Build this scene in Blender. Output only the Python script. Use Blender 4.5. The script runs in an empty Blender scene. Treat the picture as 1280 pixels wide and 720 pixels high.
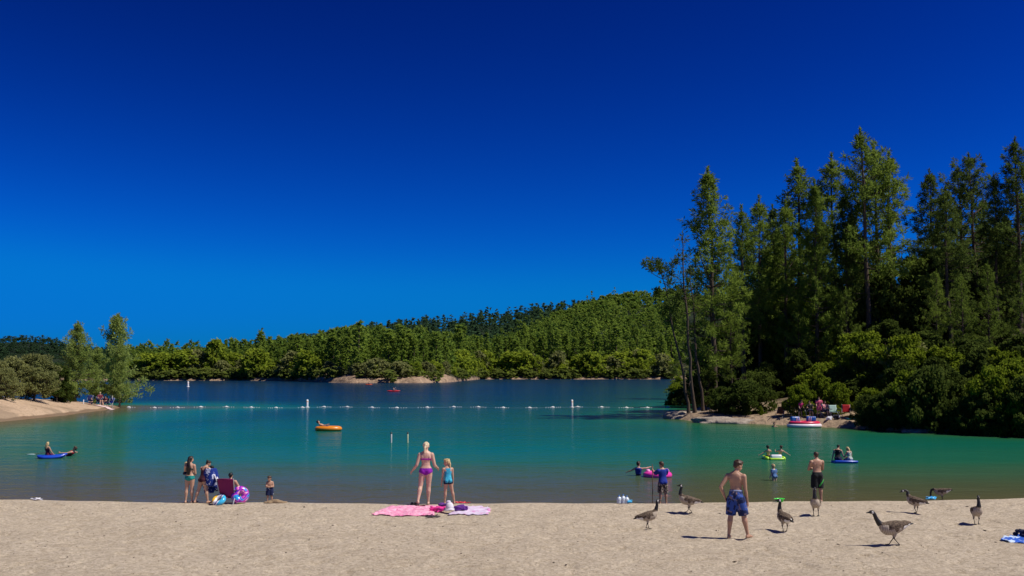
import bpy, bmesh, math, random
import numpy as np
from mathutils import Vector, Matrix, noise as mnoise
R = math.radians
rng = np.random.default_rng(11)
random.seed(5)
scene = bpy.context.scene
col = scene.collection

# ------------------------------------------------------------------ camera
CAM_Z = 3.8
FPX = 1244.0
PITCH = math.atan((465 - 360) / FPX)
cam_d = bpy.data.cameras.new('camera'); cam = bpy.data.objects.new('camera', cam_d); col.objects.link(cam)
cam.location = (0, 0, CAM_Z); cam.rotation_euler = (R(90) + PITCH, 0, 0)
cam_d.sensor_width = 36.0; cam_d.lens = 36.0 * FPX / 1280.0
cam_d.clip_start = 0.1; cam_d.clip_end = 12000
scene.camera = cam
CP, SP = math.cos(PITCH), math.sin(PITCH)

def ray(px, py):
    u = (px - 640) / FPX; v = (360 - py) / FPX
    k = CP - v * SP
    return u / k, (SP + v * CP) / k            # X per metre of Y, Z per metre of Y

def at(px, py, d):
    a, b = ray(px, py)
    return Vector((a * d, d, CAM_Z + b * d))

def on_z(px, py, z=0.0):
    a, b = ray(px, py)
    d = (z - CAM_Z) / b
    return Vector((a * d, d, z))

def z_at(py, d):
    return CAM_Z + ray(640, py)[1] * d

# ------------------------------------------------------------------ object helpers
def link(o, parent=None):
    col.objects.link(o)
    if parent is not None:
        o.parent = parent
    return o

def tag(o, label=None, cat=None, group=None, kind=None):
    if label: o['label'] = label
    if cat: o['category'] = cat
    if group: o['group'] = group
    if kind: o['kind'] = kind
    return o

def thing(name, label, cat, loc=(0, 0, 0), rz=0.0, group=None):
    o = bpy.data.objects.new(name, None)
    o.empty_display_size = 0.2
    link(o); o.location = loc; o.rotation_euler = (0, 0, rz)
    return tag(o, label, cat, group)

def mesh_np(name, V, F, smooth=False):
    """V (n,3) and F an (m,3) or (m,4) array, or a list of such arrays."""
    me = bpy.data.meshes.new(name)
    V = np.asarray(V, dtype=np.float32)
    Fs = F if isinstance(F, list) else [F]
    Fs = [np.asarray(f, dtype=np.int32) for f in Fs if len(f)]
    loops = np.concatenate([f.ravel() for f in Fs])
    tot = np.concatenate([np.full(len(f), f.shape[1], dtype=np.int32) for f in Fs])
    start = np.concatenate([[0], np.cumsum(tot)[:-1]]).astype(np.int32)
    me.vertices.add(len(V)); me.vertices.foreach_set('co', V.ravel())
    me.loops.add(len(loops)); me.loops.foreach_set('vertex_index', loops)
    me.polygons.add(len(tot)); me.polygons.foreach_set('loop_start', start)
    me.polygons.foreach_set('loop_total', tot)
    if smooth:
        me.polygons.foreach_set('use_smooth', np.ones(len(tot), dtype=bool))
    me.update(calc_edges=True)
    return me

def face_attr(me, name, vals):
    a = me.attributes.new(name, 'FLOAT', 'FACE')
    a.data.foreach_set('value', np.asarray(vals, dtype=np.float32))

def vert_attr(me, name, vals):
    a = me.attributes.new(name, 'FLOAT', 'POINT')
    a.data.foreach_set('value', np.asarray(vals, dtype=np.float32))

def obj_of(name, me, mat, parent=None):
    o = bpy.data.objects.new(name, me)
    for m in (mat if isinstance(mat, (list, tuple)) else [mat]):
        if m is not None: me.materials.append(m)
    return link(o, parent)

class G:
    """collects closed shapes of one mesh"""
    def __init__(s): s.v = []; s.f = []
    def add(s, vs, fs):
        n = len(s.v)
        s.v.extend([tuple(v) for v in vs]); s.f.extend([tuple(i + n for i in f) for f in fs])
        return s
    def rings(s, rings, cap=True):
        n = len(rings[0]); vs = [p for r in rings for p in r]; fs = []
        for i in range(len(rings) - 1):
            for j in range(n):
                k = (j + 1) % n
                fs.append((i * n + j, i * n + k, (i + 1) * n + k, (i + 1) * n + j))
        if cap:
            fs.append(tuple(reversed(range(n)))); fs.append(tuple((len(rings) - 1) * n + j for j in range(n)))
        return s.add(vs, fs)
    def tube(s, pts, rad, n=10, dome=True):
        pts = [Vector(p) for p in pts]
        if not isinstance(rad, (list, tuple)): rad = [rad] * len(pts)
        ctr = list(pts); rr = list(rad)
        if dome:
            d0 = (pts[0] - pts[1]).normalized(); d1 = (pts[-1] - pts[-2]).normalized()
            ctr = [pts[0] + d0 * rad[0] * .95, pts[0] + d0 * rad[0] * .65] + ctr + [pts[-1] + d1 * rad[-1] * .65, pts[-1] + d1 * rad[-1] * .95]
            rr = [rad[0] * .25, rad[0] * .74] + rr + [rad[-1] * .74, rad[-1] * .25]
        rings = []; up = None
        for i, c in enumerate(ctr):
            t = (ctr[min(i + 1, len(ctr) - 1)] - ctr[max(i - 1, 0)])
            t = t.normalized() if t.length > 1e-9 else Vector((0, 0, 1))
            if up is None:
                up = Vector((0, 0, 1)) if abs(t.z) < .9 else Vector((1, 0, 0))
            a = (up - t * up.dot(t)).normalized(); b = t.cross(a); up = a
            rings.append([c + (a * math.cos(2 * math.pi * j / n) + b * math.sin(2 * math.pi * j / n)) * rr[i] for j in range(n)])
        return s.rings(rings)
    def ell(s, c, r, rot=None, nu=14, nv=9):
        c = Vector(c)
        if not isinstance(r, (list, tuple)): r = (r, r, r)
        vs = []; fs = []
        for i in range(1, nv):
            th = math.pi * i / nv
            for j in range(nu):
                ph = 2 * math.pi * j / nu
                p = Vector((r[0] * math.sin(th) * math.cos(ph), r[1] * math.sin(th) * math.sin(ph), r[2] * math.cos(th)))
                if rot is not None: p = rot @ p
                vs.append(c + p)
        tp = Vector((0, 0, r[2])); bt = Vector((0, 0, -r[2]))
        if rot is not None: tp = rot @ tp; bt = rot @ bt
        vs += [c + tp, c + bt]; T = len(vs) - 2; B = T + 1
        for i in range(nv - 2):
            for j in range(nu):
                k = (j + 1) % nu
                fs.append((i * nu + j, (i + 1) * nu + j, (i + 1) * nu + k, i * nu + k))
        for j in range(nu):
            k = (j + 1) % nu
            fs.append((T, j, k)); fs.append((B, (nv - 2) * nu + k, (nv - 2) * nu + j))
        return s.add(vs, fs)
    def box(s, c, d, rot=None, bev=0.0):
        c = Vector(c); x, y, z = d[0] / 2, d[1] / 2, d[2] / 2
        b = bev
        if b <= 0:
            P = [(-x, -y, -z), (x, -y, -z), (x, y, -z), (-x, y, -z), (-x, -y, z), (x, -y, z), (x, y, z), (-x, y, z)]
            vs = [c + (rot @ Vector(p) if rot is not None else Vector(p)) for p in P]
            return s.add(vs, [(0, 3, 2, 1), (4, 5, 6, 7), (0, 1, 5, 4), (1, 2, 6, 5), (2, 3, 7, 6), (3, 0, 4, 7)])
        def ring(xx, yy, zz, bb):
            out = []
            for (sx, sy, a0) in ((1, 1, 0), (-1, 1, 90), (-1, -1, 180), (1, -1, 270)):
                for a in (0, 30, 60, 90):
                    t = R(a0 + a)
                    p = Vector((sx * (xx - bb) + bb * math.cos(t), sy * (yy - bb) + bb * math.sin(t), zz))
                    out.append(c + (rot @ p if rot is not None else p))
            return out
        i = b * .3
        return s.rings([ring(x - b + .001, y - b + .001, -z, .001), ring(x - i, y - i, -z + i, b - i + 1e-4), ring(x, y, -z + b, b), ring(x, y, z - b, b), ring(x - i, y - i, z - i, b - i + 1e-4), ring(x - b + .001, y - b + .001, z, .001)])
    def torus(s, c, R0, r, rot=None, nu=28, nv=12, sz=1.0, sx=1.0):
        vs = []; fs = []; c = Vector(c)
        for i in range(nu):
            a = 2 * math.pi * i / nu
            for j in range(nv):
                b = 2 * math.pi * j / nv
                q = R0 + r * math.cos(b)
                p = Vector((q * math.cos(a) * sx, q * math.sin(a), r * math.sin(b) * sz))
                vs.append(c + (rot @ p if rot is not None else p))
        for i in range(nu):
            for j in range(nv):
                k = (i + 1) % nu; l = (j + 1) % nv
                fs.append((i * nv + j, k * nv + j, k * nv + l, i * nv + l))
        return s.add(vs, fs)
    def mesh(s, name, smooth=True):
        me = bpy.data.meshes.new(name)
        me.from_pydata(s.v, [], s.f); me.update()
        if smooth:
            me.polygons.foreach_set('use_smooth', np.ones(len(me.polygons), dtype=bool))
        return me
    def obj(s, name, mat, parent=None, smooth=True):
        return obj_of(name, s.mesh(name, smooth), mat, parent)

def remesh(g, voxel, smooth_it=3, fac=.5, name='remeshed'):
    """one continuous skin around all the shapes of g"""
    me = g.mesh('tmp', False)
    o = bpy.data.objects.new('tmp', me); col.objects.link(o)
    m = o.modifiers.new('r', 'REMESH'); m.mode = 'VOXEL'; m.voxel_size = voxel; m.use_smooth_shade = True
    if smooth_it:
        k = o.modifiers.new('s', 'SMOOTH'); k.factor = fac; k.iterations = smooth_it
    dg = bpy.context.evaluated_depsgraph_get()
    out = bpy.data.meshes.new_from_object(o.evaluated_get(dg))
    bpy.data.objects.remove(o); bpy.data.meshes.remove(me)
    out.name = name
    out.materials.clear()
    out.polygons.foreach_set('use_smooth', np.ones(len(out.polygons), dtype=bool))
    return out

def face_centers(me):
    a = np.empty(len(me.polygons) * 3, dtype=np.float32); me.polygons.foreach_get('center', a)
    return a.reshape(-1, 3)

# ------------------------------------------------------------------ materials
MATS = {}
class N:
    def __init__(s, name):
        s.m = bpy.data.materials.new(name); s.m.use_nodes = True
        s.t = s.m.node_tree; s.t.nodes.clear()
        s.out = s.t.nodes.new('ShaderNodeOutputMaterial')
    def n(s, typ, **kw):
        nd = s.t.nodes.new(typ)
        for k, v in kw.items():
            if k in nd.inputs.keys(): nd.inputs[k].default_value = v
            else: setattr(nd, k, v)
        return nd
    def l(s, a, b): s.t.links.new(a, b)
    def mix(s, fac, a, b, blend='MIX'):
        nd = s.t.nodes.new('ShaderNodeMix'); nd.data_type = 'RGBA'; nd.blend_type = blend
        for i, v in ((0, fac), (6, a), (7, b)):
            if hasattr(v, 'is_linked'): s.l(v, nd.inputs[i])
            else: nd.inputs[i].default_value = v if i == 0 else (tuple(v) + (1,))[:4]
        return nd.outputs[2]
    def math(s, op, a, b=None, clamp=False):
        nd = s.t.nodes.new('ShaderNodeMath'); nd.operation = op; nd.use_clamp = clamp
        for i, v in ((0, a), (1, b)):
            if v is None: continue
            if hasattr(v, 'is_linked'): s.l(v, nd.inputs[i])
            else: nd.inputs[i].default_value = v
        return nd.outputs[0]
    def rng(s, x, a, b, c=0.0, d=1.0):
        nd = s.t.nodes.new('ShaderNodeMapRange'); nd.clamp = True
        s.l(x, nd.inputs[0])
        for i, v in ((1, a), (2, b), (3, c), (4, d)): nd.inputs[i].default_value = v
        return nd.outputs[0]
    def ramp(s, x, stops, interp='LINEAR'):
        nd = s.t.nodes.new('ShaderNodeValToRGB'); cr = nd.color_ramp; cr.interpolation = interp
        while len(cr.elements) < len(stops): cr.elements.new(.5)
        for e, (p, c) in zip(cr.elements, stops):
            e.position = p; e.color = tuple(c) + (1,)
        s.l(x, nd.inputs[0]); return nd.outputs[0]
    def coord(s, kind='Object'):
        return s.t.nodes.new('ShaderNodeTexCoord').outputs[kind]
    def noise(s, vec, scale, detail=4, rough=.55, dist=0.0):
        nd = s.t.nodes.new('ShaderNodeTexNoise')
        nd.inputs['Scale'].default_value = scale; nd.inputs['Detail'].default_value = detail
        nd.inputs['Roughness'].default_value = rough; nd.inputs['Distortion'].default_value = dist
        if vec is not None: s.l(vec, nd.inputs['Vector'])
        return nd.outputs[0]
    def mapping(s, vec, scale=(1, 1, 1), rot=(0, 0, 0), loc=(0, 0, 0)):
        nd = s.t.nodes.new('ShaderNodeMapping')
        nd.inputs['Scale'].default_value = scale; nd.inputs['Rotation'].default_value = rot; nd.inputs['Location'].default_value = loc
        s.l(vec, nd.inputs['Vector']); return nd.outputs[0]
    def bump(s, h, strength, dist, normal=None):
        nd = s.t.nodes.new('ShaderNodeBump'); nd.inputs['Strength'].default_value = strength; nd.inputs['Distance'].default_value = dist
        s.l(h, nd.inputs['Height'])
        if normal is not None: s.l(normal, nd.inputs['Normal'])
        return nd.outputs[0]
    def bsdf(s, color, rough=.6, normal=None, spec=.5, **kw):
        nd = s.t.nodes.new('ShaderNodeBsdfPrincipled')
        if hasattr(color, 'is_linked'): s.l(color, nd.inputs['Base Color'])
        else: nd.inputs['Base Color'].default_value = (tuple(color) + (1,))[:4]
        if hasattr(rough, 'is_linked'): s.l(rough, nd.inputs['Roughness'])
        else: nd.inputs['Roughness'].default_value = rough
        nd.inputs['Specular IOR Level'].default_value = spec
        for k, v in kw.items(): nd.inputs[k.replace('_', ' ')].default_value = v
        if normal is not None: s.l(normal, nd.inputs['Normal'])
        return nd.outputs[0]
    def done(s, sh):
        s.l(sh, s.out.inputs['Surface']); MATS[s.m.name] = s.m; return s.m

def plain(name, c, rough=.6, var=.18, scale=6.0, spec=.5, bump=0.0):
    if name in MATS: return MATS[name]
    k = N(name); co = k.coord()
    nz = k.noise(co, scale, 5)
    lo = tuple(x * (1 - var) for x in c); hi = tuple(min(1, x * (1 + var)) for x in c)
    cc = k.mix(nz, lo, hi)
    nrm = k.bump(k.noise(co, scale * 6, 4), bump, .01) if bump else None
    return k.done(k.bsdf(cc, rough, nrm, spec))

def skin_mat(name, c):
    if name in MATS: return MATS[name]
    k = N(name); co = k.coord()
    nz = k.noise(co, 7.0, 4)
    cc = k.mix(nz, tuple(x * .84 for x in c), tuple(min(1, x * v) for x, v in zip(c, (1.1, 1.14, 1.16))))
    return k.done(k.bsdf(cc, .48, k.bump(k.noise(co, 160, 2), .08, .004), .4, Subsurface_Weight=.06, Subsurface_Scale=.02))

def cloth_mat(name, a, b=None, scale=14.0, kind='noise', c3=None, cut=.55, soft=.04):
    if name in MATS: return MATS[name]
    k = N(name); co = k.coord()
    base = a
    if b is not None:
        if kind == 'noise':
            x = k.noise(co, scale, 2, .4, .8)
        elif kind == 'voronoi':
            v = k.n('ShaderNodeTexVoronoi'); v.inputs['Scale'].default_value = scale; k.l(co, v.inputs['Vector']); x = v.outputs['Distance']
        elif kind == 'stripe':
            w = k.n('ShaderNodeTexWave'); w.inputs['Scale'].default_value = scale; w.inputs['Distortion'].default_value = .3; k.l(co, w.inputs['Vector']); x = w.outputs[0]
        base = k.mix(k.rng(x, cut, cut + soft), a, b)
        if c3 is not None:
            base = k.mix(k.rng(k.noise(k.mapping(co, loc=(3, 5, 1)), scale * 1.3, 2, .4, .8), .6, .63), base, c3)
    base = k.mix(k.noise(co, 9, 3), base, (.5, .5, .5), 'OVERLAY') if False else base
    wr = k.bump(k.noise(co, 26, 3, .6, .6), .35, .02)
    return k.done(k.bsdf(base, .8, wr, .25, Sheen_Weight=.08))
# ------------------------------------------------------------------ sky, sun, colour management
SUN_EL, SUN_AZ = R(55), R(104)
world = bpy.data.worlds.new('World'); scene.world = world; world.use_nodes = True
wt = world.node_tree; wt.nodes.clear()
sky = wt.nodes.new('ShaderNodeTexSky'); sky.sky_type = 'NISHITA'; sky.sun_disc = False
sky.sun_elevation = SUN_EL; sky.sun_rotation = SUN_AZ
sky.altitude = 600; sky.air_density = 1.0; sky.dust_density = 0.35; sky.ozone_density = 1.5
# the photograph was taken through a polariser: each channel of the sky is deepened by its own power curve
SKY_CURVE = ((1.5, .0013, .03), (2.6, .0200, 1.75), (2.35, .077, 6.4))
sp_ = wt.nodes.new('ShaderNodeSeparateColor'); cb_ = wt.nodes.new('ShaderNodeCombineColor')
bg = wt.nodes.new('ShaderNodeBackground'); bg.inputs['Strength'].default_value = 0.1
wo = wt.nodes.new('ShaderNodeOutputWorld')
wt.links.new(sky.outputs[0], sp_.inputs[0])
for i_, (pw, kk, lim) in enumerate(SKY_CURVE):
    a_ = wt.nodes.new('ShaderNodeMath'); a_.operation = 'POWER'; a_.inputs[1].default_value = pw
    b_ = wt.nodes.new('ShaderNodeMath'); b_.operation = 'MULTIPLY'; b_.inputs[1].default_value = kk
    wt.links.new(sp_.outputs[i_], a_.inputs[0]); wt.links.new(a_.outputs[0], b_.inputs[0]); c_ = wt.nodes.new('ShaderNodeMath'); c_.operation = 'SMOOTH_MIN'; c_.inputs[1].default_value = lim; c_.inputs[2].default_value = lim * .3
    wt.links.new(b_.outputs[0], c_.inputs[0]); wt.links.new(c_.outputs[0], cb_.inputs[i_])
wt.links.new(cb_.outputs[0], bg.inputs[0]); wt.links.new(bg.outputs[0], wo.inputs[0])

sl = bpy.data.lights.new('sun', 'SUN'); sl.energy = 4.8; sl.angle = R(.53); sl.color = (1, .93, .82)
so = bpy.data.objects.new('sun', sl); col.objects.link(so)
so.rotation_euler = Vector((math.cos(SUN_EL) * math.sin(SUN_AZ), math.cos(SUN_EL) * math.cos(SUN_AZ), math.sin(SUN_EL))).to_track_quat('Z', 'Y').to_euler()

vs = scene.view_settings; vs.view_transform = 'Standard'; vs.look = 'None'; vs.exposure = 0.0; vs.gamma = 1.0
vs.use_curve_mapping = False
scene.render.engine = 'CYCLES'
cy = scene.cycles
cy.max_bounces = 5; cy.diffuse_bounces = 2; cy.glossy_bounces = 3; cy.transmission_bounces = 3; cy.transparent_max_bounces = 6
cy.caustics_reflective = False; cy.caustics_refractive = False
cy.use_denoising = True
cy.sample_clamp_indirect = 6.0

# ------------------------------------------------------------------ shapes of the land
def smooth(x): x = np.clip(x, 0, 1); return x * x * (3 - 2 * x)

def lip(x):                                     # the edge of the beach, as a distance
    x = np.asarray(x, dtype=float)
    return 26.95 + 1.0 * ((x + 1.0) / 14.0) ** 2 / (1 + .12 * ((x + 1) / 14.0) ** 2) + .09 * np.sin(x * .9 + 1) + .05 * np.sin(x * 2.7)

def vnoise(x, y, s, seed=0):
    """smooth value noise, vectorised"""
    x = np.asarray(x, dtype=float) * s + 37.1 * seed; y = np.asarray(y, dtype=float) * s - 11.7 * seed
    xi = np.floor(x).astype(np.int64); yi = np.floor(y).astype(np.int64); fx = smooth(x - xi); fy = smooth(y - yi)
    def h(a, b):
        n = (a * 374761393 + b * 668265263 + seed * 974711) & 0x7fffffff
        n = ((n ^ (n >> 13)) * 1274126177) & 0x7fffffff
        return ((n ^ (n >> 16)) & 0xffff) / 65535.0
    return (h(xi, yi) * (1 - fx) + h(xi + 1, yi) * fx) * (1 - fy) + (h(xi, yi + 1) * (1 - fx) + h(xi + 1, yi + 1) * fx) * fy

def beach_z(x, y):
    x = np.asarray(x, dtype=float); y = np.asarray(y, dtype=float)
    s = lip(x) - y
    up = .30 + .037 * np.clip(s, 0, 40)
    dn = .30 - .15 * np.clip(-s, 0, 2.6) - .09 * np.clip(-s - 2.6, 0, 100)
    k = smooth((s + .12) / .24)
    base = up * k + dn * (1 - k)
    land = smooth((s + .2) / .8)
    return base + land * (.05 * (vnoise(x, y, .55, 1) - .5) + .035 * (vnoise(x, y, 1.9, 2) - .5))

def on_beach(px, py):
    a, b = ray(px, py); z = .4
    for _ in range(40):
        d = (z - CAM_Z) / b; d = min(d, float(lip(a * d)) - .16); z = .5 * z + .5 * float(beach_z(a * d, d))
    return Vector((a * d, d, float(beach_z(a * d, d))))

LEFT = np.array([(-70, 20), (-46, 30), (-41, 45), (-39.5, 60), (-39.3, 78), (-39.5, 88), (-40.2, 96), (-41.0, 103), (-42.0, 107), (-45, 110.5), (-50, 110.5), (-56, 107), (-66, 104), (-80, 106), (-110, 108), (-170, 100), (-300, 60)], float)
RIGHT = np.array([(90, 30), (46, 47), (30.4, 59), (26.8, 63), (23, 68), (19.6, 71.2), (16.6, 74), (14.4, 77.5), (13.4, 81), (13.9, 85), (17, 94), (23, 112), (36, 155), (60, 235), (110, 340), (240, 470), (600, 700)], float)

def line_dist(P, x, y):
    x = np.asarray(x, dtype=float); y = np.asarray(y, dtype=float)
    best = np.full(np.broadcast(x, y).shape, 1e9)
    for (ax, ay), (bx, by) in zip(P[:-1], P[1:]):
        dx, dy = bx - ax, by - ay; L = dx * dx + dy * dy
        t = np.clip(((x - ax) * dx + (y - ay) * dy) / L, 0, 1)
        qx, qy = x - ax - t * dx, y - ay - t * dy
        best = np.minimum(best, np.hypot(qx, qy))
    return best

def poly_in(P, x, y):
    x = np.asarray(x, dtype=float); y = np.asarray(y, dtype=float)
    ins = np.zeros(np.broadcast(x, y).shape, bool)
    n = len(P)
    for i in range(n):
        ax, ay = P[i]; bx, by = P[(i + 1) % n]
        if ay == by: continue
        c = ((ay > y) != (by > y)) & (x < (bx - ax) * (y - ay) / (by - ay) + ax)
        ins ^= c
    return ins
LEFT_POLY = np.vstack([LEFT, [(-600, 60), (-600, 20)]])
RIGHT_POLY = np.vstack([RIGHT, [(900, 700), (900, 30)]])

def left_in(x, y):                              # metres inland (+) or out on the water (-)
    return np.where(poly_in(LEFT_POLY, x, y), 1, -1) * line_dist(LEFT, x, y)
def right_in(x, y):
    return np.where(poly_in(RIGHT_POLY, x, y), 1, -1) * line_dist(RIGHT, x, y)

def left_z(x, y):
    x = np.asarray(x, dtype=float); y = np.asarray(y, dtype=float)
    d = left_in(x, y) + .5 * (vnoise(x, y, .25, 3) - .5) * smooth((left_in(x, y) + 2) / 2)
    h = np.where(d < 0, .25 * d, .35 * smooth(d / .35) + .33 * np.clip(d, 0, 5) + .09 * np.clip(d - 5, 0, 400))
    tip = smooth((107 - y) / 32.0)              # the point is low at its far end
    h = np.where(d > 0, h * (.42 + .58 * tip), h)
    return np.where(d > 0, h + .12 * (vnoise(x, y, .8, 4) - .5) * smooth(d / 1.5), np.maximum(h, -6))

def right_z(x, y):
    x = np.asarray(x, dtype=float); y = np.asarray(y, dtype=float)
    d = right_in(x, y)
    w = d + 1.4 * (vnoise(x, y, .3, 5) - .5) * smooth((d + 1) / 2)
    h = np.where(w < 0, .4 * w, .4 * smooth(w / .5) + .1 * np.clip(w, 0, 4) + .16 * np.clip(w - 4, 0, 10) + .36 * np.clip(w - 14, 0, 62) + .12 * np.clip(w - 76, 0, 300))
    return np.where(h > 0, h + .35 * (vnoise(x, y, .35, 6) - .5) * smooth(d / 3) + 3 * (vnoise(x, y, .04, 7) - .5) * smooth((d - 8) / 20), np.maximum(h, -6))

# ------------------------------------------------------------------ beach
def grid_mesh(name, xs, ys, zf, smooth_=True):
    X, Y = np.meshgrid(xs, ys); Z = zf(X, Y)
    V = np.stack([X.ravel(), Y.ravel(), Z.ravel()], 1)
    nx, ny = len(xs), len(ys)
    i = np.arange(nx - 1)[None, :] + nx * np.arange(ny - 1)[:, None]; i = i.ravel()
    return mesh_np(name, V, np.stack([i, i + 1, i + nx + 1, i + nx], 1), smooth_), X, Y, Z

def beach_full(x, y):
    z = beach_z(x, y)
    near = smooth((22 - np.abs(np.asarray(x))) / 4) * smooth((lip(x) - y - .15) / .5) * smooth((np.asarray(y) - 12) / 3)
    f = vnoise(x, y, 5.5, 8); g = vnoise(x, y, 11, 9)
    pit = np.clip(.36 - f, 0, 1) * .16          # trampled hollows
    return z - near * pit + near * .022 * (g - .5)
xs = np.concatenate([np.array([-3000, -1200, -500, -200, -90, -50, -35, -27]), np.arange(-23, 23.01, .085), np.array([27, 35, 50, 90, 200, 500, 1200, 3000])])
ys = np.concatenate([np.array([-3000, -800, -200, -60, -20, 0, 8]), np.arange(12, 25, .1), np.arange(25, 29.6, .06), np.array([30.5, 32, 36, 45, 60, 80])])
def bz(x, y):
    far = np.abs(x) > 60
    z = beach_full(x, y)
    return np.where(far & (y > 24), np.minimum(z, -.5 - .02 * y), z)
bm_, _, _, _ = grid_mesh('beach', xs, ys, bz)
k = N('coarse_sand'); pos = k.n('ShaderNodeNewGeometry').outputs['Position']
big = k.noise(pos, .45, 4); mid = k.noise(pos, 10, 6, .70); fine = k.noise(pos, 17, 6, .75)
c = k.mix(big, (.515, .435, .325), (.61, .525, .405))
c = k.mix(k.rng(mid, .38, .60), k.mix(.55, c, (.36, .275, .18)), k.mix(.35, c, (.78, .67, .51)))  # gravel speckle; self-shadow of the bump hollows is put into the colour too
patch = k.noise(pos, 1.1, 4, .6)
c = k.mix(k.rng(patch, .46, .62, 0, .5), c, k.mix(.4, c, (.30, .235, .16)))
c = k.mix(k.rng(fine, .52, .66, 0, .62), c, (.22, .17, .115))
c = k.mix(k.rng(fine, .30, .44, .6, 0), c, (.74, .63, .49))
vo = k.n('ShaderNodeTexVoronoi'); vo.inputs['Scale'].default_value = 5.0; k.l(pos, vo.inputs['Vector'])
c = k.mix(k.rng(vo.outputs['Distance'], .06, .09, .7, 0), c, (.10, .075, .05))   # scattered dark bits of bark
sepn = k.n('ShaderNodeSeparateXYZ'); k.l(pos, sepn.inputs[0])
wet = k.rng(k.math('ADD', sepn.outputs['Z'], k.math('MULTIPLY', k.math('SUBTRACT', mid, .5), .12)), .14, .27, 1, 0)
c = k.mix(wet, c, k.mix(.75, c, (.075, .055, .035)))
b1 = k.bump(mid, .7, .10); b2 = k.bump(fine, .75, .03, b1)
sand = k.done(k.bsdf(c, k.rng(wet, 0, 1, .95, .45), b2, .25))
tag(obj_of('beach', bm_, sand), 'coarse tan sand beach in the foreground', kind='structure')

# ------------------------------------------------------------------ lake bed and water
k = N('lake_mud'); lake_mud = k.done(k.bsdf(k.mix(k.noise(k.coord(), .4, 3), (.05, .05, .035), (.10, .09, .06)), .9))
me, *_ = grid_mesh('lake_bed', np.array([-3500., -400, 400, 3500]), np.array([20., 60, 500, 6000]), lambda x, y: np.full(x.shape, -7.0))
tag(obj_of('lake_bed', me, lake_mud), kind='structure')

def depth(x, y):
    d = -(beach_z(x, y)); d = np.where((np.abs(x) > 60) | (y > 130), 14, d)
    dl = np.clip(-left_in(x, y), 0, 200); dr = np.clip(-right_in(x, y), 0, 200)
    dl_ = .10 * dl + .004 * dl ** 2; dr_ = .22 * dr + .01 * dr ** 2
    k = np.minimum(np.minimum(d * .62, dl_), dr_)
    # a shallow bar runs out from the left point along the swim line
    bar = np.exp(-((y - 107 - .04 * (x + 40)) / 6.5) ** 2) * smooth((46 - (x + 41)) / 50.0) * smooth((x + 48) / 6)
    k = k * (1 - .72 * bar)
    k = k + .5 * (vnoise(x, y, .045, 12) - .5) * np.clip(k, 0, 2) + .25 * (vnoise(x * .35, y, .25, 13) - .5) * np.clip(k, 0, 1)
    return np.clip(k, 0, 12)
xs = np.concatenate([np.array([-3400, -1500, -700, -300, -160, -110]), np.arange(-80, 81, 1.25), np.array([100, 140, 200, 300, 700, 1500, 3400])])
ys = np.concatenate([np.arange(25, 42, .5), np.arange(42, 135, 1.25), np.array([140, 150, 165, 190, 230, 300, 400, 600, 1000, 2000, 5000])])
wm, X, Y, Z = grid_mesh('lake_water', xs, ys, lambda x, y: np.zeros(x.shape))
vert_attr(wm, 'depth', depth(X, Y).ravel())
vert_attr(wm, 'near_right', np.exp(-np.clip(-right_in(X, Y), 0, 400) / 22.0 * (.75 + .5 * vnoise(X, Y, .09, 21))).ravel())
k = N('lake_water'); pos = k.n('ShaderNodeNewGeometry').outputs['Position']
at_ = k.n('ShaderNodeAttribute', attribute_name='depth')
dep = k.math('DIVIDE', at_.outputs['Fac'], 10.0)
WATER_STOPS = [(0, (.098, .078, .042)), (.03, (.070, .083, .048)), (.08, (.016, .125, .085)), (.15, (.001, .126, .112)), (.3, (.0008, .062, .084)), (.5, (.0005, .030, .066)), (1, (.0005, .019, .060))]
wc = k.ramp(dep, WATER_STOPS)
wd = k.n('ShaderNodeAttribute', attribute_name='near_right')      # body colour turns greener towards the right shore
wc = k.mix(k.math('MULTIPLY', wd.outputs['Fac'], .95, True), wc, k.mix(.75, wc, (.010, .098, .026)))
rip_v = k.mapping(pos, (.75, 1.5, 1))
r1 = k.noise(rip_v, 2.2, 3, .55, .4); r2 = k.noise(rip_v, .55, 3, .5, .3); r3 = k.noise(k.mapping(pos, (.02, .12, 1)), 1.0, 3, .5)
calm = k.rng(r3, .35, .7, .55, 1.25)
hgt = k.math('MULTIPLY', k.math('ADD', k.math('MULTIPLY', r1, .030), k.math('MULTIPLY', r2, .085)), calm)
bn = k.n('ShaderNodeBump'); bn.inputs['Strength'].default_value = 1.0; bn.inputs['Distance'].default_value = 1.0; k.l(hgt, bn.inputs['Height'])
fr = k.n('ShaderNodeFresnel'); fr.inputs['IOR'].default_value = 1.33; k.l(bn.outputs[0], fr.inputs['Normal'])
df = k.n('ShaderNodeBsdfDiffuse'); k.l(wc, df.inputs[0])
gl = k.n('ShaderNodeBsdfGlossy'); gl.inputs['Roughness'].default_value = .11; gl.inputs['Color'].default_value = (1, 1, 1, 1); k.l(bn.outputs[0], gl.inputs['Normal'])
mx = k.n('ShaderNodeMixShader'); k.l(k.math('MULTIPLY', fr.outputs[0], .42), mx.inputs[0])      # the polariser takes out part of the glare
k.l(df.outputs[0], mx.inputs[1]); k.l(gl.outputs[0], mx.inputs[2])
water = k.done(mx.outputs[0])
tag(obj_of('lake_water', wm, water), 'clear lake water, brown at the edge, teal further out and navy beyond', kind='structure')

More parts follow.
